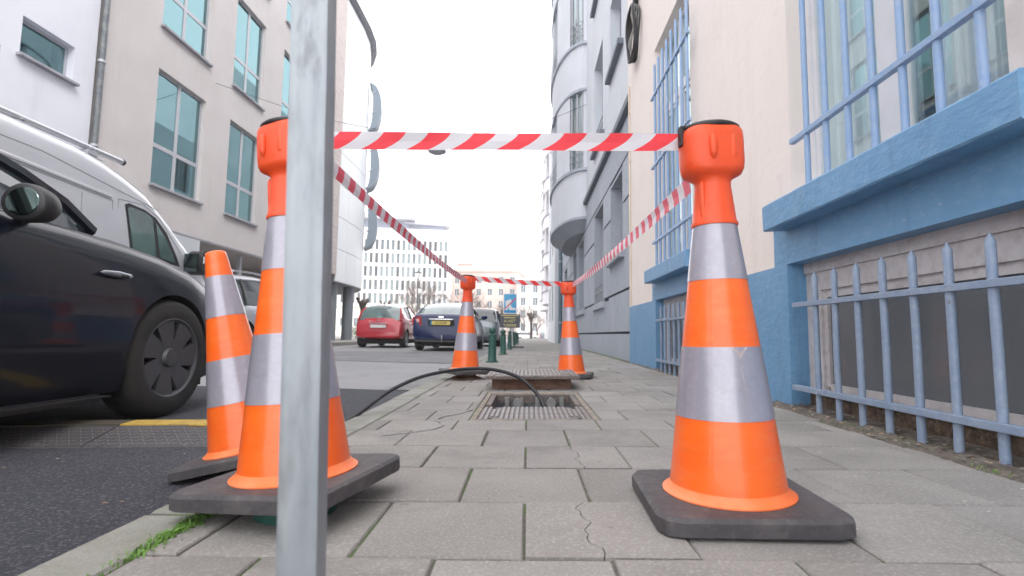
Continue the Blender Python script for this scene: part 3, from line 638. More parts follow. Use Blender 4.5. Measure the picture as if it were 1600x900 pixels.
def backing(parent, X, inn, y0, y1, z0, z1, mt, d=.6):
    b = MB(); X2 = X + inn * d
    b.face([(X2, y0, z0), (X2, y1, z0), (X2, y1, z1), (X2, y0, z1)]); b.face([(X, y0, z0), (X2, y0, z0), (X2, y0, z1), (X, y0, z1)]); b.face([(X, y1, z0), (X2, y1, z0), (X2, y1, z1), (X, y1, z1)])
    b.face([(X, y0, z0), (X, y1, z0), (X2, y1, z0), (X2, y0, z0)]); b.face([(X, y0, z1), (X, y1, z1), (X2, y1, z1), (X2, y0, z1)])
    return part('room_behind_window', b, mt, parent, world=True)
m_room = mat('dim_room', (.10, .10, .105), rough=.9); m_curt = mat('net_curtain', (.80, .81, .83), (.70, .71, .74), sc=2, rough=.9, stretch=(1, 12, .3), world=True)
m_blueroom = mat('room_wall', (.27, .31, .33), rough=.9); m_broom = mat('pale_room_wall', (.66, .68, .70), rough=.9)

# ---- right: cream building with blue base
PER = 2.88
cb = thing('cream_house', 'cream rendered house with blue painted base and barred windows on the right', 'building', (1.40, 1.0, 0))
XW = 1.40; ops = []; W = [(1.50, 2.80)]; wins = [-1.36, 1.52, 4.40]
Y0, Y1 = -3.2, 7.12
base_ops = []; up_ops = []
for wy in wins:
    base_ops.append((wy - .09, wy + 1.28, -.05, .79, .10)); up_ops.append((wy - .04, wy + 1.20, 1.13, 3.62, .13)); up_ops.append((wy - .04, wy + 1.20, 4.85, 7.2, .13)); up_ops.append((wy - .04, wy + 1.20, 8.4, 10.7, .13))
cuts = [Y0] + [v for wy in wins for v in (wy - .20, wy + 1.42)] + [Y1]
# blue: dado up to .79, rising to the sill under each window
b = MB(); facade(b, XW, 1, Y0, Y1, -.1, .79, [(a, c_, -.1, .79, d_) for a, c_, _, _, d_ in base_ops], .1)
for wy in wins: b.face([(XW, wy - .21, .79), (XW, wy + 1.42, .79), (XW, wy + 1.42, 1.12), (XW, wy - .21, 1.12)])
part('blue_base', b, m_blue, cb, world=True)
b = MB()
ys = [Y0] + [v for wy in wins for v in (wy - .21, wy + 1.42)] + [Y1]
for k in range(0, len(ys), 2):
    b.face([(XW, ys[k], .79), (XW, ys[k + 1], .79), (XW, ys[k + 1], 1.12), (XW, ys[k], 1.12)])
facade(b, XW, 1, Y0, Y1, 1.12, 14.5, up_ops, .13); shell(b, XW, 1, Y0, Y1, -.1, 14.5, 7)
part('cream_wall', b, m_cream, cb, world=True)
for k, wy in enumerate(wins):
    # painted sill block
    b = MB(); n = 26; ya, yb = wy - .19, wy + 1.285; prof = [(XW + .02, 1.118), (1.285, 1.108), (1.278, 1.10), (1.280, .975), (1.286, .968), (XW + .02, .975)]
    b.loft([[(x + R.uniform(-.0012, .0012), ya + (yb - ya) * i / n, z + R.uniform(-.0012, .0012)) for x, z in prof] for i in range(n + 1)]); part('window_sill', b, m_blue, cb, world=True)
    # basement window
    fy0, fy1 = wy - .09, wy + 1.28
    b = MB(); b.box(1.50, 1.53, fy0, fy1, .64, .79); b.box(1.50, 1.53, fy0, fy0 + .075, .13, .64); b.box(1.50, 1.53, fy1 - .13, fy1, .13, .64)
    b.box(1.488, 1.499, fy0, fy1, .735, .79)
    bw = part('basement_window', b, m_wframe, cb, world=True)
    b = MB(); b.box(1.512, 1.54, fy0 + .0755, fy0 + .105, .15, .64); b.box(1.512, 1.54, fy1 - .165, fy1 - .1305, .15, .64); b.box(1.512, 1.54, fy0 + .1055, fy1 - .1655, .60, .64); b.box(1.512, 1.54, fy0 + .1055, fy1 - .1655, .13, .165)
    part('sash', b, m_wframe, bw)
    b = MB(); b.box(1.526, 1.534, fy0 + .105, fy1 - .165, .165, .60); part('pane', b, m_base_gl, bw)
    b = MB(); b.box(1.495, 1.56, fy0, fy1, .10, .131); b.box(1.499, 1.56, fy0, fy1, -.06, .0995)
    part('rough_ledge', b, mat('dark_rough_mortar', (.07, .05, .035), (.15, .10, .065), sc=16, lo=.4, hi=.6, c3=(.24, .19, .15), sc3=45, rough=1, bump=1.5, bsc=40, world=True), cb, world=True)
    # basement grille
    gx = 1.385; b = MB(); b.box(gx - .006, gx + .012, fy0 + .0, fy1 - .125 + .12, .552, .570); ya, yb = fy0 - .0, fy1 + .0
    b = MB(); b.box(gx - .019, gx + .010, ya - .01, yb - .10, .549, .573)
    gg = part('window_grille', b, m_bluebar, cb, world=True, bevel=.002); b = MB(); b.box(gx - .022, gx + .012, ya - .01, yb - .08, .128, .153); part('rail', b, m_bluebar, gg, bevel=.002)
    yy = fy1 - .288; i = 0
    while yy > fy0 + .0:
        b = MB(); wob = R.uniform(-.004, .004); r_ = .0138
        b.tube([(gx, yy + R.uniform(-.002, .002), -.03), (gx + wob, yy + wob, .14), (gx + wob * .5, yy + R.uniform(-.003, .003), .35), (gx, yy, .56), (gx, yy, .69), (gx, yy, .716)], [r_ * 1.04, r_, r_, r_, r_, .001], 12); part('bar', b, m_bluebar, gg, smooth=True, angle=50); yy -= .158
    # upper window with curtains
    uy0, uy1 = wy - .04, wy + 1.20; mc = (uy0 + uy1) / 2
    for z0_, z1_ in ((1.13, 3.62), (4.85, 7.2), (8.4, 10.7)):
        wf = window(cb, 1.50, 1, uy0, uy1, z0_, z1_, .045, [mc], [z0_ + 1.75], m_pvc, m_clear, .05, .10)
        b = MB()
        for a, c_ in ((uy0 + .046, mc - .051), (mc + .051, uy1 - .046)):
            b.box(1.510, 1.535, a, a + .035, z0_ + .046, z0_ + 1.69); b.box(1.510, 1.535, c_ - .035, c_, z0_ + .046, z0_ + 1.69); b.box(1.5115, 1.535, a + .0355, c_ - .0355, z0_ + .046, z0_ + .08); b.box(1.5115, 1.535, a + .0355, c_ - .0355, z0_ + 1.655, z0_ + 1.69)
        part('sash', b, m_pvc, wf)
        backing(cb, 1.551, 1, uy0, uy1, z0_, z1_, m_broom, 1.6)
        b = MB(); n = 150; secs = []
        for half, (a, c_) in enumerate(((uy0 + .02, uy0 + .46), (mc - .06, uy1 - .001))):
            pts = [(1.575 + .016 * sin(i * .42) + .008 * sin(i * 1.1), a + (c_ - a) * i / n) for i in range(n + 1)]
            for p, q in zip(pts, pts[1:]): b.face([(p[0], p[1], z0_ + .02), (q[0], q[1], z0_ + .02), (q[0], q[1], z1_ - .05), (p[0], p[1], z1_ - .05)])
        part('curtain', b, m_curt, cb, world=True)
    # window cage: rails and bars in front of the upper window
    gx = 1.325; b = MB()
    gg = None
    for z in (1.375, 2.19, 2.955):
        b = MB(); b.box(gx - .019, gx + .009, uy0 - .22, uy1 - .17, z - .0125, z + .0125)
        if gg is None: gg = part('window_grille', b, m_bar2, cb, world=True, bevel=.002)
        else: part('rail', b, m_bar2, gg, bevel=.002); yy = uy1 - .30
    while yy > uy0 - .2:
        b = MB(); b.tube([(gx, yy, 1.10), (gx, yy, 2.2), (gx, yy, 3.28), (gx, yy, 3.31)], [.0138, .0138, .0138, .001], 12); part('bar', b, m_bar2, gg, smooth=True, angle=50); yy -= .157
b = MB(); b.tube([(1.385, 6.98, .80), (1.385, 6.985, 3.9)], .012, 8); 
for z in (1.4, 2.1, 2.8, 3.5): b.box(1.37, 1.40, 6.96, 7.0, z, z + .012)
part('wall_conduit', b, mat('cream_conduit', (.72, .62, .50), rough=.6), cb, world=True, smooth=True)
# coil of cables hanging on the wall
cc = thing('cable_coil', 'coil of black cables hanging high on the cream wall', 'cable', (1.33, 6.45, 4.35))
b = MB(); 
for k in range(4): b.tube([(.03 - .02 * k + .01 * sin(a * 3 + k), .27 * cos(a) * (1 - .04 * k), .36 * sin(a) * (1 + .02 * k) + .0) for a in [2 * pi * i / 36 for i in range(37)]], .014, 6)
part('coil', b, m_dark, cc, smooth=True)
b = MB()
for k in range(3): b.tube(smooth_path([(0, .05 * k, -.28), (-.03, .08 - .05 * k, -.1), (.02, -.07 + .04 * k, .1), (0, .05, .3), (.0, -.02, .36)]), .014, 6)
part('loose_end', b, mat('beige_cable', (.40, .38, .33), (.2, .2, .2), sc=9, rough=.7), cc, smooth=True)
b = MB()
for k in range(4): b.tube(smooth_path([(.02 * k, -.05 + .03 * k, .34), (.04, -.25 - .03 * k, .75), (.04, -.9, 1.35 + .04 * k), (.05, -2.2, 2.2)]), .016, 6)
part('feed_cable', b, m_dark, cc, smooth=True)

# ---- right: grey stone building with bow windows
gb = thing('grey_building', 'grey stone clad building with rounded bay on the right beyond the cream house', 'building', (1.50, 7.3, 0))
XG = 1.50; GY0, GY1, GZ1 = 7.16, 23.5, 16.6
gops = []
def fl(y0, y1, z0, z1, n=4, d=.28):
    for k in range(n): gops.append((y0, y1, z0 + 3.5 * k, z1 + 3.5 * k, d))
fl(8.05, 9.30, 1.73, 3.12); fl(10.15, 11.6, 1.06, 3.13); fl(13.75, 15.2, 1.08, 3.05, 1); fl(15.55, 17.0, 1.08, 3.05, 1); fl(19.6, 21.2, 1.08, 3.05)
b = MB(); facade(b, XG + .012, 1, GY0, GY1, -.1, 3.84, [o for o in gops if o[3] < 3.8], .28); part('ground_floor_wall', b, m_gdark, gb, world=True)
b = MB(); facade(b, XG, 1, GY0, GY1, 3.84, GZ1, [o for o in gops if o[2] > 3.8], .28); shell(b, XG, 1, GY0, GY1, -.1, GZ1, 8); part('upper_wall', b, m_gplain, gb, world=True)
lv = [-.05, .44, 1.10, 2.50, 3.16, 3.78]; gl = [o for o in gops if o[3] < 3.8]
yc = [GY0 + .02, 8.05, 9.30, 10.15, 11.6, 12.7, 13.75, 15.2, 15.55, 17.0, 18.2, 19.6, 21.2, 22.3, GY1 - .02]
for j in range(5):
    yy_ = list(yc)
    if j < 2: yy_ = [GY0 + .02] + [v for v in (7.75, 8.6, 9.5, 10.3, 11.3, 12.3, 13.4, 14.5, 15.6, 16.8, 18, 19.2, 20.5, 21.8)] + [GY1 - .02]
    for ya, yb in zip(yy_, yy_[1:]):
        za, zb = lv[j], lv[j + 1]; segs = [(za, zb)]
        for o in gl:
            if o[0] < (ya + yb) / 2 < o[1] or (j < 2 and ya < o[1] and yb > o[0]):
                ns = []
                for s0, s1 in segs:
                    if o[2] - .02 > s0 and o[2] < s1 + .3 and o[2] - .0 < s1: ns.append((s0, min(s1, o[2])))
                    elif o[2] >= s1: ns.append((s0, s1))
                    if o[3] < s1: ns.append((max(s0, o[3]), s1))
                segs = ns
        for s0, s1 in segs:
            if s1 - s0 < .05: continue
            g_ = .019
            b = MB(); b.prism([(ya + .004, s0 + g_), (yb - .004, s0 + g_), (yb - .004, s1 - g_), (ya + .004, s1 - g_)], 0, .024, b=.004, f3=lambda u, v, w_: (XG + .004 - w_ + .008, u, v))
            part('stone_panel', b, m_gstone, gb, world=True)
# reveal linings, frames and sills
for o in gops:
    ya, yb, za, zb, d_ = o; low = zb < 3.8
    b = MB(); b.box(XG - .012, XG + .22, ya, ya + .05, za, zb); b.box(XG - .012, XG + .22, yb - .05, yb, za, zb); b.box(XG - .010, XG + .22, ya + .05, yb - .05, zb - .05, zb)
    part('window_surround', b, m_gstone if low else m_gplain, gb, world=True)
    if yb - ya < 1.3 or not low: b = MB(); b.cbox(XG - .10, XG + .2, ya - .08, yb + .08, za - .10, za - .002, .01); part('window_sill', b, m_gstone if low else m_slate, gb, world=True)
    else: b = MB(); b.cbox(XG - .07, XG + .2, ya - .1, yb + .1, za - .12, za - .002, .01); part('window_sill', b, m_gstone, gb, world=True)
    window(gb, XG + .17, 1, ya + .05, yb - .05, za, zb - .05, .06, [(ya + yb) / 2], [zb - .6] if zb - za > 1.6 else [], m_grey, m_dimglass if low else m_teal, .05)
    if not low: backing(gb, XG + .23, 1, ya + .05, yb - .05, za, zb - .05, m_room, .5)
    if (9.9 < ya < 11):
        b = MB()
        for z in (.25, .40): b.tube([(XG - .0, ya + .05, za + z), (XG - .0, yb - .05, za + z)], .012, 6)
        for k in range(9): yk = ya + .1 + k * (yb - ya - .2) / 8; b.tube([(XG, yk, za), (XG, yk, za + .40)], .007, 5)
        part('window_rail', b, m_grey, gb, world=True)
b = MB(); b.loft([[(XG + .01, y_, 3.79), (XG - .09, y_, 3.80), (XG - .10, y_, 3.88), (XG - .02, y_, 3.93), (XG + .01, y_, 3.93)] for y_ in (GY0, 13.3)]); part('string_course', b, m_slate, gb, world=True)
b = MB(); b.tube([(XG + .1, 15.37, 1.05), (XG + .1, 15.37, 3.1)], .16, 16); part('round_column', b, m_gstone, gb, world=True, smooth=True)
# bow bay: curved parapet bands, rims, glazing and railings
by, ay, ax = 15.85, 2.62, .80
def arc(k=1., n=24, a0=0., a1=pi): return [(XG - ax * k * sin(t), by - ay * (1 - (1 - k) * .4) * cos(t)) for t in [a0 + (a1 - a0) * i / n for i in range(n + 1)]]
def bandpart(name, z0, z1, k, mt, parent, n=24):
    pts = arc(k, n) + [(XG + .1, by + ay), (XG + .1, by - ay)]; b = MB(); b.prism(pts, z0, z1); return part(name, b, mt, parent, world=True, smooth=True, angle=30)
for f in range(4):
    z = 3.50 + 3.5 * f
    bandpart('bay_parapet', z + (.0 if f else 0), z + 1.22, 1., m_gplain, gb); bandpart('bay_rim', z + 1.22, z + 1.30, 1.07, m_gstone, gb); bandpart('bay_rim', z - .07, z, 1.03, m_gstone, gb)
    if f == 0:
        b = MB(); n = 24; top = arc(1.0, n); bot = arc(.55, n)
        for i in range(n): b.face([(*top[i], z - .07), (*top[i + 1], z - .07), (*bot[i + 1], z - .34), (*bot[i], z - .34)])
        b.face([(*p, z - .34) for p in bot]); part('bay_underside', b, m_gstone, gb, world=True, smooth=True)
    z0, z1 = z + 1.30, z + 3.42
    edges = [0, .10, .55, 1.12, 1.50, 1.64, 2.02, 2.59, 3.04, pi]
    for i in range(len(edges) - 1):
        a0, a1 = edges[i], edges[i + 1]
        if i in (1, 3, 5, 7):     # glazing
            b = MB(); p = arc(.90, 6, a0, a1)
            for q, s_ in zip(p, p[1:]): b.face([(*q, z0), (*s_, z0), (*s_, z1), (*q, z1)])
            part('bay_glass', b, m_baygl, gb, world=True)
            b = MB()
            for am in (a0 + .03, (a0 + a1) / 2, a1 - .03):
                q = arc(.915, 1, am, am)[0]; b.box(q[0] - .025, q[0] + .025, q[1] - .03, q[1] + .03, z0, z1)
            part('bay_mullion', b, m_grey, gb, world=True)
            b = MB()
            for zz in (.22, .42, .62): b.tube([(*q, z0 + zz) for q in arc(.985, 5, a0, a1)], .013, 5)
            part('bay_railing', b, m_grey, gb, world=True)
        else:
            b = MB(); p = arc(.99, 6, a0, a1); q = arc(.82, 6, a0, a1); b.prism(p + q[::-1], z0, z1); part('bay_pier', b, m_gplain, gb, world=True, smooth=True, angle=30)
    b = MB(); p = arc(.75, 10); b.prism(p, z0, z1 - .01); part('bay_room', b, m_curt, gb, world=True)
    
b = MB(); b.box(.93, XG, 19.2, 23.4, 11.9, 12.05); b.box(.93, .97, 19.2, 23.4, 12.051, 12.9); 
part('roof_cornice', b, m_gplain, gb, world=True); b = MB(); b.box(.95, 1.5, 19.3, 23.3, 9.0, 9.12); part('roof_cornice', b, m_gplain, gb, world=True)
dp = thing('drainpipe', 'blue grey drainpipe running down the grey building under the bay', 'drainpipe', (1.40, 22.6, 0))
b = MB(); b.tube([(0, 0, 0), (0, 0, 9)], .085, 14); part('pipe', b, mat('blue_grey_pipe_paint', (.13, .19, .24), rough=.5), dp, smooth=True)
b = MB(); [b.lathe([(.1, 0), (.1, .08)], 14, c=(0, 0, z)) for z in (.9, 3.6, 5.6)]; part('pipe_collar', b, m_grey, dp, smooth=True, angle=40)
pr = thing('pale_stone_building', 'narrow pale grey fronted building standing proud past the drainpipe', 'building', (1.2, 24, 0))
pops = [(25.2 + 3 * k, 26.6 + 3 * k, 1.1 + 3.3 * f, 3.0 + 3.3 * f, .2) for k in range(2) for f in range(3)]
b = MB(); facade(b, 1.22, 1, 23.52, 31.0, -.1, 10.6, pops, .2); shell(b, 1.22, 1, 23.52, 31.0, -.1, 10.6, 7); part('wall', b, m_gplain, pr, world=True)
for o in pops: window(pr, 1.36, 1, o[0], o[1], o[2], o[3], .06, [(o[0] + o[1]) / 2], [], m_grey, m_dimglass, .05)
# ---- far white building with stacked rounded balconies
wb = thing('white_balcony_building', 'white apartment building with stacked rounded balconies far down the right side', 'building', (2.0, 40, -.2))
b = MB(); wops = [(34 + 4.2 * k, 35.6 + 4.2 * k, 1.2 + 3.1 * f, 3.1 + 3.1 * f, .3) for k in range(6) for f in range(5)]
facade(b, 1.95, 1, 31.0, 60, -.3, 17.4, wops, .3); shell(b, 1.95, 1, 31.0, 60, -.3, 17.4, 10); m_white = mat('white_render', (.72, .71, .72), (.64, .63, .65), sc=.5, rough=.8, world=True); part('wall', b, m_white, wb, world=True)
for o in wops: window(wb, 2.2, 1, o[0], o[1], o[2], o[3], .07, [(o[0] + o[1]) / 2], [], m_grey, m_fargl, .05)
for k in range(2):
    cy = 43 + 11 * k
    for f in range(5):
        z = 2.9 + 3.1 * f; b = MB(); b.prism([(1.95 - .75 * sin(t), cy - 2.6 * cos(t)) for t in [pi * i / 16 for i in range(17)]], z, z + .95); bp = part('balcony', b, m_white, wb, world=True, smooth=True, angle=30)
        b = MB(); b.prism([(1.95 - .82 * sin(t), cy - 2.7 * cos(t)) for t in [pi * i / 16 for i in range(17)]], z + .951, z + 1.05); part('balcony_rim', b, m_greysill, bp, smooth=True, angle=30)
        for t in (.5, 1.2, 1.9, 2.6):
            b = MB(); b.tube([(1.95 - .6 * sin(t), cy - 2.4 * cos(t), z + 1.05), (1.95 - .6 * sin(t), cy - 2.4 * cos(t), z + 3.1)], .09, 8); part('balcony_column', b, m_white, bp)

# ---- left: white plaster house
lw = thing('white_plaster_house', 'smooth white plaster house front at the far left with one small window', 'building', (-8.5, 6, 0))
m_wpl = mat('white_plaster', (.62, .63, .68), (.58, .59, .645), sc=.8, rough=.8, bump=.15, bsc=20, world=True, streak=((.50, .50, .53), 1.0, .55, .75, .5, (4, 4, .3)))
b = MB(); so_ = [(7.86, 8.85, 4.93, 5.60, .18), (3.6, 4.6, 4.93, 5.6, .18), (7.86, 8.85, 8.3, 9.0, .18)]
facade(b, -8.5, -1, -4, 9.30, -.1, 11.5, so_, .18); shell(b, -8.5, -1, -4, 9.30, -.1, 11.5, 7); part('wall', b, m_wpl, lw, world=True)
for o in so_:
    window(lw, -8.63, -1, o[0], o[1], o[2], o[3], .05, [], [], m_grey, m_teal, .05, label='small window'); backing(lw, -8.69, -1, o[0], o[1], o[2], o[3], m_blueroom, .8)
    b = MB(); b.cbox(-8.63, -8.40, o[0] - .06, o[1] + .06, o[2] - .05, o[2] - .001, .008); part('window_sill', b, m_greysill, lw, world=True)
b = MB(); b.box(-8.505, -8.497, 7.55, 7.558, 2, 4.9); part('wall_crack', b, m_greysill, lw, world=True)
ld = thing('rain_gutter_pipe', 'weathered grey downpipe between the white house and the beige building', 'drainpipe', (-8.44, 9.37, 0))
b = MB(); b.tube([(0, 0, 0), (0, 0, 11)], .055, 12); part('pipe', b, mat('weathered_zinc', (.11, .125, .145), (.20, .21, .20), sc=6, c3=(.12, .12, .13), sc3=15, rough=.6, metal=.3, world=True), ld, smooth=True)
b = MB(); [b.lathe([(.07, 0), (.07, .05)], 12, c=(0, 0, z)) for z in (1.5, 3.9, 5.6, 7.4)]; part('pipe_bracket', b, m_grey, ld, smooth=True, angle=40)
# ---- left: beige rendered building
bb = thing('beige_building', 'beige rendered office building with tall four pane windows on the left', 'building', (-8.5, 9.4, 0))
m_beige = mat('beige_render', (.50, .47, .465), (.455, .425, .42), sc=1.2, lo=.35, hi=.7, c3=(.50, .455, .45), sc3=22, amt3=.3, rough=.9, bump=.5, bsc=30, world=True, streak=((.40, .37, .35), 1.1, .55, .75, .5, (4, 4, .3)))
m_beigedk = mat('grey_cladding_panel', (.45, .47, .50), rough=.5)
bops = []
for k in range(3):
    y0_ = 10.95 + 2.82 * k
    for f in range(3): bops.append((y0_, y0_ + 1.72 - (.12 if k else 0), 3.66 + 3.73 * f, 6.36 + 3.73 * f, .16))
bops.append((12.78, 18.6, -.1, 2.68, 3.0))
b = MB(); facade(b, -8.5, -1, 9.44, 19.4, 0, 15.5, bops, .16); shell(b, -8.5, -1, 9.44, 19.4, 0, 15.5, 8); part('wall', b, m_beige, bb, world=True)
b = MB(); b.box(-8.49, -8.47, 11.75, 12.77, .1, 2.68); part('grey_panel', b, m_beigedk, bb, world=True)
b = MB(); b.box(-8.52, -8.485, 9.5, 18.7, 2.70, 2.74); part('lintel_strip', b, m_greysill, bb, world=True)
b = MB(); b.box(-11.45, -11.4, 12.8, 18.5, .05, 2.6); 
part('garage_door', b, mat('garage_dark', (.10, .10, .11), rough=.6), bb, world=True)
b = MB(); [b.box(-8.9, -8.8, yy, yy + .12, .05, 2.66) for yy in (15.2, 16.9)]; b.box(-8.9, -8.8, 15.3, 17.0, 1.2, 1.26); part('garage_frame', b, m_grey, bb, world=True)
for o in bops[:-1]:
    ya, yb, za, zb, _ = o
    window(bb, -8.60, -1, ya, yb, za, zb, .055, [(ya + yb) / 2], [za + .95], m_grey, m_teal, .06, .10); backing(bb, -8.67, -1, ya, yb, za, zb, m_blueroom, 1.8)
    b = MB(); b.cbox(-8.62, -8.41, ya - .05, yb + .06, za - .06, za - .001, .008); part('window_sill', b, m_greysill, bb, world=True)
# blinds / furniture hints behind the glass
    b = MB(); b.box(-9.3, -9.25, ya + .9, yb - .1, za + .1, zb - .9 - .3 * ((ya * 7) % 1)); b.box(-9.1, -9.0, ya + .1, ya + .5, za + .02, za + .5); part('interior_panel', b, m_curt, bb, world=True)

# ---- left: curved white clad building on columns
vb = thing('curved_white_building', 'white panel clad building with curved end raised on grey columns', 'building', (-8.5, 20, 0))
m_tile = mat('white_cladding', (.70, .72, .74), (.66, .68, .70), sc=.4, rough=.45, rnd=.02, world=False); m_tan = mat('tan_brick', (.50, .44, .42), (.42, .37, .35), sc=3, c3=(.62, .56, .53), sc3=6, amt3=.6, rough=.85, bump=.5, bsc=20, world=True, stretch=(1, 1, 3))
b = MB(); b.box(-16, -8.46, 19.42, 22.1, 2.9, 16.6); part('brick_pier', b, m_tan, vb, world=True)
b = MB()
for k in range(60): b.box(-8.462, -8.452, 19.5, 22.08, 3 + k * .225, 3.012 + k * .225)
part('brick_course', b, mat('pale_mortar', (.62, .58, .56), rough=.9), vb, world=True)
RR = 7.0; yc0 = 24.6; segs_ = [(-8.5, 22.1)] + [(-8.5, 22.1 + 1.25 * k) for k in (1, 2)] + [(-8.5 - RR * (1 - cos(a)), yc0 + RR * sin(a)) for a in [radians(10 * i) for i in range(1, 10)]]
zl = [2.62 + 1.46 * k for k in range(10)] 
core = MB(); cpl = [(x - .06 * 1, y_) for x, y_ in segs_]; core.prism(cpl + [(-16, 31.6), (-16, 22.1)], 2.60, 15.95); part('core_wall', core, m_gdark if False else m_greysill, vb, world=True)
holes = {(3, 3), (3, 4), (3, 1), (4, 1), (4, 3), (4, 4), (3, 6), (3, 7), (4, 6), (4, 7)}
for i in range(len(segs_) - 1):
    (xa, ya), (xb, yb) = segs_[i], segs_[i + 1]; dx, dy = xb - xa, yb - ya; L_ = sqrt(dx * dx + dy * dy); ux, uy = dx / L_, dy / L_
    for j in range(9):
        b = MB(); g_ = .009
        b.prism([(g_, zl[j] + g_), (L_ - g_, zl[j] + g_), (L_ - g_, zl[j + 1] - g_), (g_, zl[j + 1] - g_)], 0, .05, b=.004, f3=lambda u, v, w_: (xa + ux * u + uy * w_ - uy * .04, ya + uy * u - ux * w_ + ux * .04, v))
        part('cladding_panel', b, m_tile, vb, world=True)
b = MB()
for x, y_ in ((0, 0),): pass
rim = [(x + .28, y_ + (.2 if y_ > 24 else 0)) for x, y_ in segs_]; b.prism(rim + [(-16, 31.9), (-16, 22.1)], 15.95, 15.99); part('roof_rim', b, m_greysill, vb, world=True)
for z in (5.0, 8.2, 11.4):
    # grey rounded balcony shields on the curve: a bowed crescent plate with glazing and struts behind it
    a0 = radians(14); px_, py_ = -8.5 - RR * (1 - cos(a0)), yc0 + RR * sin(a0); n_ = Vector((cos(a0), sin(a0), 0)); t_ = Vector((-sin(a0), cos(a0), 0)); P0 = Vector((px_, py_, z + 1.1))
    b = MB(); N_ = 18; o_ = []; i_ = []
    for k in range(N_ + 1):
        s_ = -1 + 2 * k / N_; pr_ = sqrt(max(0, 1 - s_ * s_)); o_.append((s_ * 1.35, .06 + .62 * pr_)); i_.append((s_ * 1.30, .02 + .20 * pr_))
    secs = []
    for (za, ra), (zb, rb_) in zip(o_, i_):
        secs.append([tuple(P0 + n_ * ra + t_ * -.05 + Vector((0, 0, za))), tuple(P0 + n_ * ra + t_ * .9 + Vector((0, 0, za))), tuple(P0 + n_ * rb_ + t_ * .9 + Vector((0, 0, zb))), tuple(P0 + n_ * rb_ + t_ * -.05 + Vector((0, 0, zb)))])
    b.loft(secs); sh = part('balcony_shield', b, m_shield, vb, world=True, smooth=True, angle=40)
    b = MB()
    for q in (-.5, .6): b.tube([tuple(P0 + t_ * -.06 + n_ * .05 + Vector((0, 0, q))), tuple(P0 + t_ * -.06 + n_ * .35 + Vector((0, 0, q + .25)))], .03, 5)
    part('strut', b, m_grey, sh)
for x, y_ in ((-8.95, 22.9), (-8.95, 25.1), (-13, 23), (-13, 27)):
    b = MB(); b.tube([(x, y_, -.1), (x, y_, 2.62)], .26, 20); part('column', b, mat('grey_column_paint', (.16, .18, .20), rough=.5), vb, world=True, smooth=True, angle=50)
b = MB(); b.box(-15, -14.8, 20, 31, 0, 2.6); part('rear_wall', b, m_room, vb, world=True)

# ================================================================ VEHICLES
def paint(name, c, metal=.3, rough=.28, coat=1., spec=.5): return mat(name, c, rough=rough, metal=metal, coat=coat, spec=spec)
m_cglass = mat('car_glass', (.03, .04, .045), rough=.04, spec=.9, coat=.5)
m_cglass_g = mat('greenish_car_glass', (.10, .17, .16), (.06, .10, .10), sc=1.5, rough=.04, spec=.9, coat=1.)
m_lens_r = mat('red_lens', (.55, .02, .02), rough=.15, coat=1.); m_lens_w = mat('clear_lens', (.75, .72, .72), rough=.12, coat=1.); m_chrome = mat('chrome', (.75, .76, .78), rough=.12, metal=1.)
m_under = mat('underbody_black', (.012, .012, .012), rough=.8); m_plate_w = mat('white_plate', (.72, .72, .70), rough=.4); m_plate_y = mat('yellow_plate', (.72, .56, .16), rough=.4)
def lerp_tab(tab, y):
    if y <= tab[0][0]: return tab[0][1]
    for (a, va), (b_, vb) in zip(tab, tab[1:]):
        if y <= b_:
            t = (y - a) / (b_ - a); t = t * t * (3 - 2 * t) * .5 + t * .5; return va + (vb - va) * t
    return tab[-1][1]
def carve(me, cutters, mats):
    o = bpy.data.objects.new('tmp', me); C.objects.link(o); cs = []
    for cb_ in cutters:
        cm = cb_.mesh('cut', mats); 
        for p in cm.polygons: p.material_index = 1
        c_ = bpy.data.objects.new('cut', cm); C.objects.link(c_); cs.append(c_); md = o.modifiers.new('b', 'BOOLEAN'); md.operation = 'DIFFERENCE'; md.object = c_; md.solver = 'EXACT'
    dg = bpy.context.evaluated_depsgraph_get(); nm = bpy.data.meshes.new_from_object(o.evaluated_get(dg))
    for q in cs + [o]: bpy.data.objects.remove(q)
    return nm
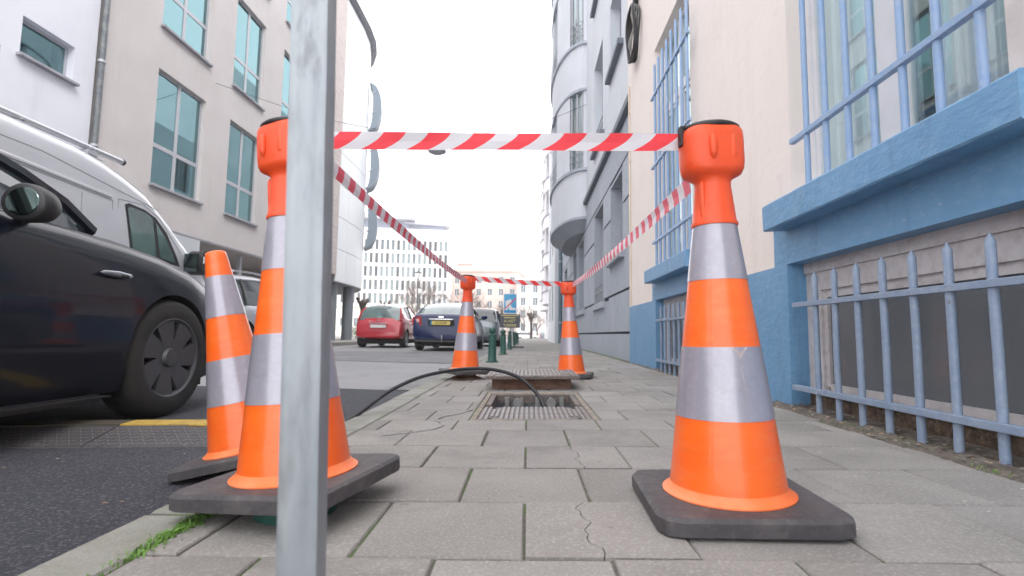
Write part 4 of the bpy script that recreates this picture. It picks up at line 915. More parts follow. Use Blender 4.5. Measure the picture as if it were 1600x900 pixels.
def wheel(t, x, y, r, side, w_=.2, style=0, rimmat=None):
    """x = outer face plane"""
    b = MB(); s = side; prof = [(r * .66, -.0), (r * .70, .004), (r * .90, .006), (r * .97, -.012), (r, -.04), (r, -w_ + .04), (r * .97, -w_ + .012), (r * .9, -w_), (r * .6, -w_)]
    b.lathe([(a, z * s) for a, z in prof], 40, c=(x, y, r), axis='x', close=False); ty = part('wheel', b, m_tyre, t, smooth=True, angle=40)
    rm = rimmat or mat('alloy_grey', (.42, .43, .45), rough=.35, metal=.6)
    b = MB(); b.lathe([(r * .68, -.002 * s), (r * .69, -.012 * s), (r * .64, -.03 * s), (r * .62, -.12 * s), (.02, -.12 * s)], 40, c=(x, y, r), axis='x', close=False); part('rim_well', b, m_under, ty, smooth=True, angle=40)
    b = MB(); b.lathe([(r * .685, .002 * s), (r * .66, .004 * s), (r * .62, -.012 * s), (r * .62, -.03 * s)], 40, c=(x, y, r), axis='x', close=False)
    b.lathe([(.001, .0), (r * .14, -.002 * s), (r * .17, -.02 * s), (r * .16, -.06 * s)], 20, c=(x, y, r), axis='x', close=False)
    ns = 5 if style == 0 else 7
    for k in range(ns):
        a = 2 * pi * k / ns + .35
        if style == 0:
            p = [(-.06, .12), (.06, .12), (.16, .62), (.10, .645), (-.10, .645), (-.16, .62)]
        elif style == 1:           # broad closed aero spokes
            p = [(-.10, .10), (.10, .10), (.20, .35), (.245, .60), (.10, .645), (-.12, .645), (-.17, .60), (-.10, .35)]
        q = [(u * r * cos(a) - v * r * sin(a), u * r * sin(a) + v * r * cos(a)) for u, v in p]
        b.prism(q, 0, 1, b=0, f3=lambda u, v, w2: (x + s * (-.035 + .028 * w2 - .018 * (1 - min(1, sqrt(u * u + v * v) / (r * .5)))), y + u, r + v))
    part('rim', b, rm, ty, smooth=True, angle=25); return ty
def car(t, hw, zb, zs, hwt, crown, wheels, cab, mp, gl, arch=.36, wr=.32, n=44, mir=True, wstyle=0, rimmat=None, detail=0, xflare=None, seam=()):
    """local frame: nose toward +y, ground z=0. zb/zs/hwt tables over y"""
    ymin, ymax = hwt[0][0], hwt[-1][0]; ys = [ymin + (ymax - ymin) * (.5 - .5 * cos(pi * i / n)) * .55 + (ymax - ymin) * i / n * .45 for i in range(n + 1)]
    secs = []
    for y in ys:
        h = lerp_tab(hwt, y); a = lerp_tab(zb, y); s = lerp_tab(zs, y); c_ = crown; d = s - a
        half = [(0, a), (.72 * h, a), (.93 * h, a + .03), (.985 * h, a + .16 * d), (1.0 * h, a + .36 * d), (.992 * h, a + .55 * d), (.985 * h, a + .70 * d), (.972 * h, a + .83 * d), (.945 * h, a + .93 * d), (.90 * h, s - .005), (.82 * h, s + c_ * .3), (.6 * h, s + c_ * .7), (.3 * h, s + c_ * .95), (0, s + c_)]
        sec = [(x, y, z) for x, z in half] + [(-x, y, z) for x, z in half[-2:0:-1]]
        secs.append(sec)
    b = MB(); b.loft(secs); me = b.mesh('body', [mp, m_under], True, 40)
    cut = []
    for wy in wheels:
        for s in (-1, 1): c_ = MB(); c_.lathe([(arch, 0), (arch, -.32 * s)], 40, c=(s * (hw + .02), wy, wr + .01), axis='x'); cut.append(c_)
    me = carve(me, cut, [mp, m_under]); me.shade_smooth() if hasattr(me, 'shade_smooth') else None; me.set_sharp_from_angle(angle=radians(38)); me.name = 'body'
    body = part('body', me, mp, t)
    for wy in wheels:
        for s in (-1, 1): wheel(t, s * (hw - .015), wy, wr, s, style=wstyle, rimmat=rimmat)
    # cabin
    y0, y1, y2, y3, zr, wb_, wr_ = cab['rear'], cab['roof0'], cab['roof1'], cab['front'], cab['z'], cab['wb'], cab['wr']
    div = sorted(set([y0, y1] + cab['pillars'] + [y2, y3]))
    st = []
    for i in range(len(div) - 1):
        k = 5 if (div[i], div[i + 1]) == (y1, y2) else 4
        for q in range(k): st.append(div[i] + (div[i + 1] - div[i]) * q / k)
    st.append(y3)
    def zroof(y):
        if y < y1: t_ = (y - y0) / (y1 - y0); return lerp_tab(zs, y0) + crown * .5 + (zr[0][1] - lerp_tab(zs, y0) - crown * .5) * sin(t_ * pi / 2) ** cab.get('rp', .9)
        if y > y2: t_ = (y3 - y) / (y3 - y2); return lerp_tab(zs, y3) + crown * .5 + (zr[-1][1] - lerp_tab(zs, y3) - crown * .5) * sin(t_ * pi / 2) ** cab.get('fp', .9)
        return lerp_tab(zr, y)
    rows = []
    for y in st:
        zb_ = lerp_tab(zs, y) - .03; z = zroof(y); k = max(0., min(1., (z - zb_ - .05) / max(.01, (zr[0][1] - zb_ - .05)))); e = min(1, max(0, (y - y0) / .25), max(0, (y3 - y) / .25)); wbb = wb_ * (.90 + .10 * e)
        wt = wbb + (wr_ - wbb) * k; rows.append([(wbb, y, zb_), (wbb + (wt - wbb) * .5 + .012, y, zb_ + (z - zb_) * .48), (wt + .02, y, zb_ + (z - zb_) * .86), (wt - .04, y, zb_ + (z - zb_) * .975), (wt * .75, y, z + .012 * k), (wt * .4, y, z + .025 * k), (0, y, z + .03 * k)])
    idx = lambda v: min(range(len(st)), key=lambda i: abs(st[i] - v))
    def patch(name, i0, i1, r0, r1, m_, both=True, off=0.):
        b = MB()
        for s in ((1, -1) if both else (1,)):
            if r1 == 6:
                pass
            for i in range(i0, i1):
                for r in range(r0, r1):
                    q = [rows[i][r], rows[i + 1][r], rows[i + 1][r + 1], rows[i][r + 1]]; b.face([(x * s, y_, z + off) for x, y_, z in q])
        me_ = b.mesh(name, m_, True, 60); bm = bmesh.new(); bm.from_mesh(me_); bmesh.ops.remove_doubles(bm, verts=bm.verts, dist=1e-4); bmesh.ops.recalc_face_normals(bm, faces=bm.faces); bm.to_mesh(me_); bm.free(); me_.polygons.foreach_set('use_smooth', [True] * len(me_.polygons))
        return part(name, me_, m_, t)
    i1, i2, iN = idx(y1), idx(y2), len(st) - 1
    patch('roof', i1, i2, 2, 6, mp); patch('rear_window', 0, i1, 2, 6, gl); patch('windshield', i2, iN, 2, 6, gl)
    ds = [0] + [idx(v) for v in div[1:-1]] + [iN]
    for a, c_ in zip(ds, ds[1:]):
        if c_ > a:
            for s in (1, -1):
                b = MB()
                for i in range(a, c_):
                    for r in (0, 1): b.face([(x * s, y_, z) for x, y_, z in (rows[i][r], rows[i + 1][r], rows[i + 1][r + 1], rows[i][r + 1])])
                solid = cab.get('solid', ()) ; yc_ = (st[a] + st[c_]) / 2
                part('side_panel' if any(u < yc_ < v for u, v in solid) else 'side_window', b, mp if any(u < yc_ < v for u, v in solid) else gl, t, smooth=True)
    for s in (1, -1):
        b = MB(); b.tube([(rows[i][2][0] * s, rows[i][2][1], rows[i][2][2]) for i in range(0, iN + 1)], .022, 6)
        if cab.get('arm', True):
            b.tube([(rows[i][2][0] * s * .99, rows[i][2][1], rows[i][2][2] + .005) for i in range(0, i1 + 1)], .038, 6); b.tube([(rows[i][2][0] * s * .99, rows[i][2][1], rows[i][2][2] + .005) for i in range(i2, iN + 1)], .034, 6)
        part('roof_pillar', b, mp, t, smooth=True)
        for v in cab['pillars']:
            i = idx(v); b = MB(); b.tube([(rows[i][r][0] * s * 1.002, rows[i][r][1], rows[i][r][2]) for r in (0, 1, 2)], .028, 6); part('window_post', b, m_dark, t, smooth=True)
        if mir:
            ym = y3 - .42; zm = lerp_tab(zs, ym); b = MB(); b.lathe([(.001, -.075), (.05, -.07), (.075, -.035), (.08, 0.), (.07, .035), (.045, .06), (.001, .07)], 16, c=(s * (wb_ + .16), ym, zm + .09), sx=1.35, axis='y'); b.tube([(s * (wb_ - .02), ym + .02, zm + .02), (s * (wb_ + .12), ym, zm + .06)], .02, 6)
            part('wing_mirror', b, cab.get('mirm', mp), t, smooth=True, angle=60)
    b = MB(); b.box(-hw * .8, hw * .8, ymin + .25, ymax - .3, .13, .26); part('underbody', b, m_under, t)
    return body
def surf_quad(t, name, pts, m_, th=.012, **k):
    b = MB(); n = len(pts); b.face(pts); me = b
    return part(name, b, m_, t, **k)
GZ = -.104
# ---- dark saloon passing on the left
tg = thing('dark_car', 'dark grey saloon car driving past close on the left', 'car', (-2.965, 1.45, GZ - .002))
m_tg = paint('dark_grey_car_paint', (.006, .008, .016), metal=.1, rough=.4, coat=.55, spec=.15)
hwt = [(-2.38, .62), (-2.2, .80), (-1.8, .90), (-.8, .925), (.6, .925), (1.2, .93), (1.62, .925), (1.95, .88), (2.15, .78), (2.27, .62), (2.31, .45)]
car(tg, .925, [(-2.38, .40), (-2.1, .2), (-1.9, .15), (1.8, .15), (2.2, .2), (2.31, .34)], [(-2.38, .70), (-2.2, .95), (-1.8, 1.02), (-.8, 1.0), (.3, .985), (.75, .965), (1.12, .94), (1.4, .91), (1.65, .86), (1.98, .775), (2.12, .70), (2.25, .58), (2.31, .47)], hwt, .075, [-1.40, 1.47],
    dict(rear=-2.0, roof0=-1.0, roof1=-.05, front=1.02, z=[(-1.0, 1.36), (-.4, 1.435), (-.05, 1.42)], wb=.84, wr=.60, pillars=[-.55, .35], mirm=m_dark), m_tg, m_cglass, arch=.352, wr=.335, n=60, mir=False, wstyle=1, rimmat=mat('dark_wheel_cover', (.075, .077, .085), rough=.38, metal=.3))
b = MB(); b.lathe([(.001, -.05), (.070, -.052), (.076, -.045), (.080, -.015), (.070, .03), (.045, .065), (.001, .085)], 28, c=(.945, .54, 1.0), sx=1.25, axis='y'); b.v = [(x, y_, z - .12 * max(0, x - .93)) for x, y_, z in b.v]
mo = part('wing_mirror', b, m_dark, tg, smooth=True, angle=60)
b = MB(); b.lathe([(.001, 0), (.056, 0), (.060, .004)], 24, c=(.945, .486, .998), sx=1.2, axis='y'); part('mirror_glass', b, mat('mirror_glass', (.10, .14, .14), rough=.08, metal=1), mo, smooth=True, angle=40)
b = MB(); b.tube([(.80, .62, .95), (.90, .58, .965), (.94, .57, .985)], .026, 8); part('mirror_stalk', b, m_dark, mo, smooth=True)
b = MB(); b.lathe([(.001, -.11), (.008, -.09), (.012, 0), (.008, .075), (.001, .09)], 12, c=(.9265, 1.02, .765), axis='y', sx=1., sy=1.5); rpt = part('side_repeater', b, mat('dull_chrome', (.30, .32, .35), rough=.25, metal=1.), tg, smooth=True)
b = MB(); b.lathe([(.001, -.03), (.010, -.02), (.010, .02), (.001, .03)], 10, c=(.931, 1.05, .761), axis='y'); part('repeater_lens', b, m_dark, rpt, smooth=True)
b = MB(); b.box(.885, .928, -1.0, 1.03, .165, .172); b.box(.60, .90, -1.0, 1.0, .145, .18); part('sill', b, m_dark, tg)

# ---- white panel van parked across the street
vt = thing('white_van', 'white high roof panel van with ladder rack parked across the street', 'van', (-5.86, 2.2, GZ))
m_van = paint('white_van_paint', (.50, .51, .55), metal=0., rough=.3)
vprof = [(0, .45, 2.30), (.05, .4, 2.46), (.4, .3, 2.51), (2.3, .3, 2.51), (3.0, .3, 2.49), (3.35, .3, 2.44), (3.66, .3, 2.36), (4.0, .3, 2.25), (4.3, .3, 2.06), (4.6, .3, 1.83), (4.9, .3, 1.58), (5.15, .3, 1.36), (5.35, .3, 1.22), (5.5, .32, 1.13), (5.65, .36, .98), (5.75, .42, .8)]
b = MB(); secs = []
for y_, za, zt_ in vprof:
    h = 1.05; e = 1. - .35 * max(0, (y_ - 5.1) / .65) ** 2 if y_ > 5.1 else (1 if y_ > .04 else .97)
    def hx_(z): return (h - .0 if z < 1.1 else h - .045 * ((z - 1.1) / 1.3) ** 1.5 - (.0)) * e
    zs_ = [za, za + .05, za + .3, min(1.0, zt_ - .2), min(1.3, zt_ - .16), zt_ * .75 if zt_ > 1.8 else zt_ - .12, zt_ - .30 if zt_ > 1.8 else zt_ - .09, zt_ - .16 if zt_ > 1.8 else zt_ - .06]
    zs_ = sorted(zs_); half = [(0, za), (hx_(za) * .9, za)] + [(hx_(z), z) for z in zs_[1:]] + [(hx_(zt_) - .02, zt_ - .075 if zt_ > 1.8 else zt_ - .035), (hx_(zt_) - .07, zt_ - .025), (hx_(zt_) - .16, zt_), (.45, zt_ + .03), (0, zt_ + .04)]
    secs.append([(x, y_, z) for x, z in half] + [(-x, y_, z) for x, z in half[-2:0:-1]])
b.loft(secs); me = b.mesh('body', [m_van, m_under], True, 30)
cut = []
for wy in (1.2, 4.85):
    for s in (-1, 1): c_ = MB(); c_.lathe([(.40, 0), (.40, -.3 * s)], 36, c=(s * 1.07, wy, .36), axis='x'); cut.append(c_)
me = carve(me, cut, [m_van, m_under]); me.polygons.foreach_set('use_smooth', [True] * len(me.polygons)); me.set_sharp_from_angle(angle=radians(30)); part('body', me, m_van, vt)
for wy in (1.2, 4.85):
    for s in (-1, 1): wheel(vt, s * 1.03, wy, .34, s)
def vx(z): return 1.05 - (.045 * max(0, (z - 1.1) / 1.3) ** 1.5)
def vpoly(name, pts, m_, w0, w1, parent, b_=0.):
    b = MB(); b.prism(pts, w0, w1, b=b_, f3=lambda u, v, w_: (vx(v) + w_, u, v)); return part(name, b, m_, parent, smooth=False)
dw = [(3.955, 2.02), (3.95, 1.5), (4.42, 1.44), (4.40, 1.85), (4.33, 2.0), (4.15, 2.04)]
vpoly('door_window_seal', [(3.66, 1.98), (3.78, 1.42), (4.66, 1.36), (4.58, 1.50), (4.38, 1.77), (4.17, 1.93), (3.98, 1.99), (3.72, 2.01)], m_dark, -.01, .004, vt)
for pts in ([(3.70, 1.95), (3.81, 1.47), (4.21, 1.42), (4.11, 1.91), (3.98, 1.96), (3.74, 1.97)], [(4.17, 1.87), (4.28, 1.43), (4.56, 1.40), (4.51, 1.50), (4.35, 1.71)]): vpoly('side_window', pts, m_cglass_g, 0, .007, vt)
m_seam = mat('panel_seam_grey', (.22, .23, .26), rough=.7)
b = MB()
for path in ([(3.60, .5), (3.56, 2.02)], [(4.2, 2.04), (3.5, 2.13), (2.59, 2.25), (.2, 2.28)], [(3.56, 2.02), (3.95, 2.05), (4.25, 1.93), (4.66, 1.55)], [(3.50, .5), (3.48, 1.98), (2.2, 2.05), (.3, 2.06)], [(3.07, 1.0), (3.07, 1.96)]):
    for (ya, za), (yb, zb) in zip(path, path[1:]): b.tube([(vx(za) - .001, ya, za), (vx(zb) - .001, yb, zb)], .005, 4)
part('panel_seam', b, m_seam, vt)
for a, c_ in (((.5, 1.93), (1.85, 1.93)), ((2.0, 1.93), (3.0, 1.93)), ((3.12, 1.93), (3.42, 1.93))):
    vpoly('pressed_panel', [(a[0], 1.25), (c_[0], 1.25), (c_[0], 1.93), (a[0], 1.93)], m_van, 0, .004, vt, b_=.002)
vpoly('body_bulge', [(.15, 2.08), (2.2, 2.07), (3.45, 2.0), (3.45, 2.035), (2.2, 2.11), (.15, 2.12)], m_van, 0, .018, vt, b_=.008)
for x in (.83,):
    rk = MB(); rk.tube([(x, .6, 2.575), (x, 3.79, 2.545)], .034, 12); rk.tube([(x + .02, .6, 2.49), (x + .02, 3.5, 2.46)], .012, 8)
    rr_ = part('roof_rack', rk, mat('brushed_aluminium', (.62, .63, .65), rough=.35, metal=.8), vt, smooth=True, angle=40)
    b = MB(); b.tube([(-x, .6, 2.575), (-x, 3.79, 2.545)], .036, 12); part('rack_tube', b, mat('brushed_aluminium', (1, 1, 1)), rr_, smooth=True, angle=40)
    for y_ in (.9, 1.7, 2.5, 3.3): b = MB(); b.box(-x - .05, x + .05, y_, y_ + .04, 2.53, 2.55); b.box(x - .02, x + .06, y_ - .05, y_ + .09, 2.46, 2.51); part('cross_bar', b, m_grey, rr_)
    b = MB(); b.tube([(x, 3.79, 2.545), (x, 3.82, 2.545)], .038, 12); part('end_cap', b, m_dark, rr_, smooth=True, angle=40)
b = MB(); b.loft([[(1.02 + .30 * k / 3, 4.80 + .09 * cos(a) * (.6 if k in (0,) else 1), 1.43 + .17 * sin(a) * (.6 if k == 0 else 1)) for a in [2 * pi * i / 16 for i in range(16)]] for k in range(4)]); mo = part('wing_mirror', b, m_dark, vt, smooth=True, angle=50)
b = MB(); b.box(1.08, 1.27, 4.695, 4.71, 1.30, 1.55); part('mirror_glass', b, mat('mirror_glass', (1, 1, 1)), mo)
b = MB(); b.cbox(1.20, 1.325, 4.74, 4.84, 1.42, 1.52, .01); part('mirror_lamp', b, m_lens_w, mo)

# ---- pale estate parked beyond the van
et = thing('silver_estate_car', 'silver estate car with roof rails parked beyond the white van', 'car', (-6.05, 10.6, GZ))
m_sil = paint('silver_paint', (.50, .51, .55), metal=.4, rough=.3)
std_zb = [(-2.3, .40), (-2.1, .24), (-1.8, .2), (1.8, .2), (2.1, .24), (2.3, .4)]
def stdhw(h, a, z): return [(a, h * .70), (a + .1, h * .88), (a + .4, h * .98), (a + 1.2, h), (z - 1.1, h), (z - .45, h * .97), (z - .12, h * .82), (z, h * .62)]
car(et, .90, std_zb, [(-2.3, .75), (-2.1, .98), (-1., 1.0), (.9, .98), (1.2, .95), (2.0, .78), (2.3, .6)], stdhw(.90, -2.3, 2.3), .06, [-1.35, 1.4],
    dict(rear=-2.15, roof0=-1.75, roof1=.2, front=1.15, z=[(-1.75, 1.50), (-.6, 1.56), (.2, 1.53)], wb=.84, wr=.66, pillars=[-1.3, -.35, .55]), m_sil, m_cglass, n=30)
for s in (-1, 1): b = MB(); b.tube(smooth_path([(s * .66, -1.6, 1.53), (s * .67, -1.5, 1.585), (s * .67, -.6, 1.615), (s * .66, .1, 1.59), (s * .66, .2, 1.55)]), .016, 6); part('roof_rail', b, m_chrome, et, smooth=True)
for ya in (-.9, .1): b = MB(); b.cbox(.885, .915, ya - .09, ya + .09, .84, .87, .006); part('door_handle', b, m_chrome, et)

# ---- red hatchback
rt = thing('red_hatchback', 'small red three door hatchback parked at the left kerb, seen from behind', 'car', (-4.92, 18.5, GZ))
m_red = paint('red_car_paint', (.46, .012, .025), metal=.1, rough=.25)
rz = [(-1.78, .50), (-1.72, .80), (-1.6, .96), (-1.3, 1.02), (-.6, 1.0), (.5, .98), (.8, .95), (1.3, .86), (1.6, .74), (1.78, .55)]
car(rt, .82, [(-1.78, .34), (-1.6, .28), (-1.2, .24), (1.2, .24), (1.6, .28), (1.78, .38)], rz, [(-1.78, .70), (-1.72, .76), (-1.45, .805), (-.9, .825), (.6, .825), (1.2, .80), (1.6, .70), (1.78, .5)], .05, [-1.15, 1.15],
    dict(rear=-1.66, roof0=-1.12, roof1=.15, front=.85, z=[(-1.12, 1.40), (-.4, 1.49), (.15, 1.46)], wb=.76, wr=.56, pillars=[-.35], rp=.75, solid=[(-1.7, -1.12)]), m_red, m_cglass_g, arch=.33, wr=.30, n=40)
def rear_face(t, y, items, zs_t=None):
    for nm, x0, x1, z0, z1, th, m_ in items:
        b = MB(); b.prism(rrect((x0 + x1) / 2, (z0 + z1) / 2, (x1 - x0) / 2, (z1 - z0) / 2, min(x1 - x0, z1 - z0) * .25), 0, th, f3=lambda u, v, w_: (u, y - w_ + .10 * (abs(u) / .8) ** 3, v)); part(nm, b, m_, t)
rear_face(rt, -1.79, [('number_plate', -.26, .26, .655, .755, .03, m_plate_w), ('chrome_bar', -.29, .29, .785, .815, .04, m_chrome), ('badge', -.045, .045, .885, .935, -.07 + .1, m_chrome), ('bumper_strip', -.62, .62, .385, .425, .03, m_chrome), ('bumper_groove', -.74, .74, .60, .606, .018, m_under)])
for s in (-1, 1):
    b = MB(); b.lathe([(.001, -.03), (.075, -.02), (.08, 0), (.05, .05)], 20, c=(s * .655, -1.665, .79), axis='y', sx=.9, sy=1.35); part('tail_light', b, m_lens_r, rt, smooth=True, angle=40)
    b = MB(); b.lathe([(.001, -.035), (.03, -.03), (.032, 0)], 14, c=(s * .655, -1.668, .77), axis='y'); part('reversing_light', b, m_lens_w, rt, smooth=True)
b = MB(); b.tube([(0, -1.05, 1.43), (0, -1.2, 1.53)], .006, 5); part('aerial', b, m_dark, rt)
b = MB(); b.tube([(-.45, -1.6, .3), (-.45, -1.8, .3)], .03, 8); part('exhaust', b, m_chrome, rt)
b = MB()
for x in (-.3, .3): b.cbox(x - .2, x + .2, -.5, -.4, .9, 1.15, .04)
part('seat', b, mat('pale_seat', (.6, .58, .55), rough=.8), rt)

# ---- dark blue saloon
bt = thing('blue_saloon', 'dark blue saloon car with yellow number plate seen from behind', 'car', (-2.44, 16.6, GZ))
m_blu = paint('dark_blue_car_paint', (.003, .014, .075), metal=.1, rough=.3, coat=.5, spec=.3)
car(bt, .88, [(-2.28, .34), (-2.1, .25), (-1.7, .22), (1.8, .22), (2.1, .26), (2.28, .4)], [(-2.28, .62), (-2.22, .98), (-2.1, 1.035), (-1.6, 1.04), (-1.0, .99), (.9, .96), (1.3, .90), (2.0, .78), (2.28, .55)], [(-2.28, .74), (-2.22, .81), (-1.95, .86), (-1.2, .88), (1.2, .88), (1.8, .85), (2.15, .72), (2.28, .5)], .035, [-1.40, 1.32],
    dict(rear=-1.85, roof0=-.95, roof1=.15, front=1.15, z=[(-.95, 1.38), (-.4, 1.44), (.15, 1.42)], wb=.80, wr=.58, pillars=[-.95, -.1], rp=.8), m_blu, m_cglass_g, arch=.35, wr=.32, n=40)
rear_face(bt, -2.285, [('number_plate', -.26, .26, .735, .845, .03, m_plate_y), ('plate_band', -.30, -.262, .735, .845, .029, m_sblue2), ('plate_recess', -.37, .37, .70, .875, .012, m_under), ('chrome_bar', -.34, .34, .885, .905, .03, m_chrome), ('badge', -.07, .07, .93, .975, .03, m_chrome), ('chrome_strip', -.82, -.52, .655, .668, .02, m_chrome), ('chrome_strip', .52, .82, .655, .668, .02, m_chrome), ('bumper_groove', -.66, .66, .60, .610, .02, m_chrome), ('bumper_strip', -.80, .80, .365, .385, .03, m_chrome), ('lower_bumper', -.72, .72, .25, .36, .015, m_dark)])
txt('10-75-SP', .095, m_dark, [c_ for c_ in bt.children if c_.name.startswith('number_plate')][0], 'plate_number', Matrix.Translation((0, -2.318, .79)) @ Matrix.Rotation(radians(90), 4, 'X'))
for s in (-1, 1):
    b = MB(); b.prism([(s * .55, .70), (s * .845, .72), (s * .84, .93), (s * .80, .965), (s * .57, .96)], 0, .03, f3=lambda u, v, w_: (u, -2.275 - w_ + .16 * (abs(u) / .85) ** 5, v)); part('tail_light', b, m_lens_r, bt)
    b = MB(); b.prism([(s * .62, .80), (s * .74, .80), (s * .74, .90), (s * .62, .90)], .031, .036, f3=lambda u, v, w_: (u, -2.275 - w_ + .16 * (abs(u) / .85) ** 5, v)); part('reversing_light', b, mat('pink_lens', (.8, .45, .45), rough=.2), bt)
b = MB(); b.tube(smooth_path([(0.05, -2.2, .3), (.05, -2.36, .27), (.05, -2.40, .33), (.05, -2.40, .40)]), .018, 8); b.lathe([(.001, -.025), (.02, -.015), (.025, 0), (.02, .015), (.001, .025)], 12, c=(.05, -2.40, .42)); part('tow_bar', b, m_chrome, bt, smooth=True)

# ---- grey car ahead of the blue one, and two far cars
gt = thing('grey_car', 'grey car standing ahead of the dark blue saloon, mostly hidden by the left far cone', 'car', (-2.02, 22.6, GZ))
car(gt, .90, std_zb, [(-2.3, .75), (-2.1, .98), (-1., 1.02), (.9, 1.0), (1.2, .95), (2.0, .80), (2.3, .6)], stdhw(.90, -2.3, 2.3), .06, [-1.35, 1.4], dict(rear=-2.15, roof0=-1.7, roof1=.2, front=1.15, z=[(-1.7, 1.50), (-.6, 1.58), (.2, 1.55)], wb=.84, wr=.66, pillars=[-1.2, -.35, .55], mirm=m_dark), paint('grey_car_paint', (.22, .25, .27), .3), m_cglass, n=28)
wt = thing('white_small_car', 'small white car parked side on in the far background', 'car', (-.1, 85, -.625), (0, 0, radians(-90)))
car(wt, .86, std_zb, [(-2.0, .75), (-1.9, 1.0), (-1., 1.02), (.7, 1.0), (1.0, .95), (1.7, .80), (2.0, .6)], stdhw(.86, -2.0, 2.0), .06, [-1.2, 1.25], dict(rear=-1.95, roof0=-1.5, roof1=.2, front=1.05, z=[(-1.5, 1.42), (-.6, 1.50), (.2, 1.47)], wb=.80, wr=.62, pillars=[-1.1, -.3, .5]), paint('white_car_paint', (.78, .78, .80), 0), m_cglass, n=20)
kt = thing('dark_hatchback', 'dark hatchback with red lights seen from behind in the far background beside the wall', 'car', (2.75, 84, -.625))
car(kt, .86, std_zb, [(-2.0, .75), (-1.9, .95), (-1., 1.0), (.7, 1.0), (1.0, .95), (1.7, .80), (2.0, .6)], stdhw(.86, -2.0, 2.0), .06, [-1.2, 1.25], dict(rear=-1.95, roof0=-1.5, roof1=.2, front=1.05, z=[(-1.5, 1.42), (-.6, 1.50), (.2, 1.47)], wb=.80, wr=.62, pillars=[-1.1, -.3, .5]), paint('slate_car_paint', (.06, .08, .13), .2), m_cglass_g, n=20)
rear_face(kt, -2.0, [('number_plate', -.26, .26, .65, .75, .03, m_plate_w), ('tail_light', .56, .78, .75, .98, .03, m_lens_r), ('tail_light', -.78, -.56, .75, .98, .03, m_lens_r)])

# ================================================================ FAR BACKGROUND
ob = thing('white_office_block', 'large white office block with rows of narrow windows at the end of the street', 'building', (-42, 110, -.6), (0, 0, radians(10)))
m_off = mat('white_office_stone', (.74, .70, .68), (.68, .64, .62), sc=.3, rough=.8)
OW = 25.0; ops = []; b = MB(); NR = 6; px0 = 1.0; pw = 1.17; zr0 = 7.4; fh = 3.0
xs_ = [px0 + pw * k for k in range(20)]
zz = [zr0 + fh * r for r in range(NR - 1)]
def cellbox(mb, x0, x1, z0, z1, y0=0, y1=.4): mb.box(x0, x1, y0, y1, z0, z1)
cellbox(b, 0, OW, -1, zr0); cellbox(b, 0, OW, zz[-1] + 2.3, zz[-1] + 4.9)
for r, z in enumerate(zz):
    if r < len(zz) - 1: cellbox(b, 0, OW, z + 2.3, z + fh)
    xe = [0] + [v for x in xs_ for v in (x, x + .70)] + [OW]
    for k in range(0, len(xe), 2): cellbox(b, xe[k], xe[k + 1], z, z + 2.3, 0.01)
b.box(0, OW, .42, 20, -1, zz[-1] + 4.9)
part('wall', b, m_off, ob)
wm = MB(); wm.box(0, .70, .30, .36, 0, 2.3); wme = wm.mesh('window', m_grey); pm_ = MB(); pm_.box(.06, .64, .28, .299, .08, 2.22); pme = [pm_.mesh('pane', m_) for m_ in (m_fargl, mat('far_window_dark', (.04, .05, .06), rough=.3, spec=.2), mat('far_window_pale', (.19, .25, .26), rough=.3, spec=.2))]
for z in zz:
    for x in xs_:
        o = bpy.data.objects.new('window', wme); link(o, ob, (x, 0, z)); p = bpy.data.objects.new('pane', R.choice(pme)); link(p, o)
b = MB(); b.box(-.5, OW, -.08, -.005, 6.55, 6.8); part('teal_band', b, mat('teal_band', (.30, .60, .52), rough=.5), ob)
zt = zz[-1] + 4.9
b = MB(); b.box(0, 15, 2, 16, zt, zt + 2.1); b.box(15, 23, 3, 16, zt, zt + 1.5); part('penthouse', b, mat('penthouse_glass', (.22, .25, .33), rough=.3), ob)
pn = ob.children[-1]
b = MB(); b.box(-2, 16.5, -.5, 17, zt + 2.101, zt + 2.5); b.prism([(14, 1), (24.5, 2.5), (24, 12), (14, 16)], zt + 1.501, zt + 1.8); b.box(-2, 9, 3, 15, zt + 3.4, zt + 3.9); b.box(0, 8, 4, 14, zt + 2.501, zt + 3.4); part('flat_roof', b, mat('grey_roof_edge', (.42, .43, .50), rough=.6), ob)
for k in range(5):
    o_ = MB(); o_.box(1 + k * 2.6, 3.0 + k * 2.6, -.12, -.01, zt - .5, zt - .2); part('roof_vent', o_, m_grey, ob)

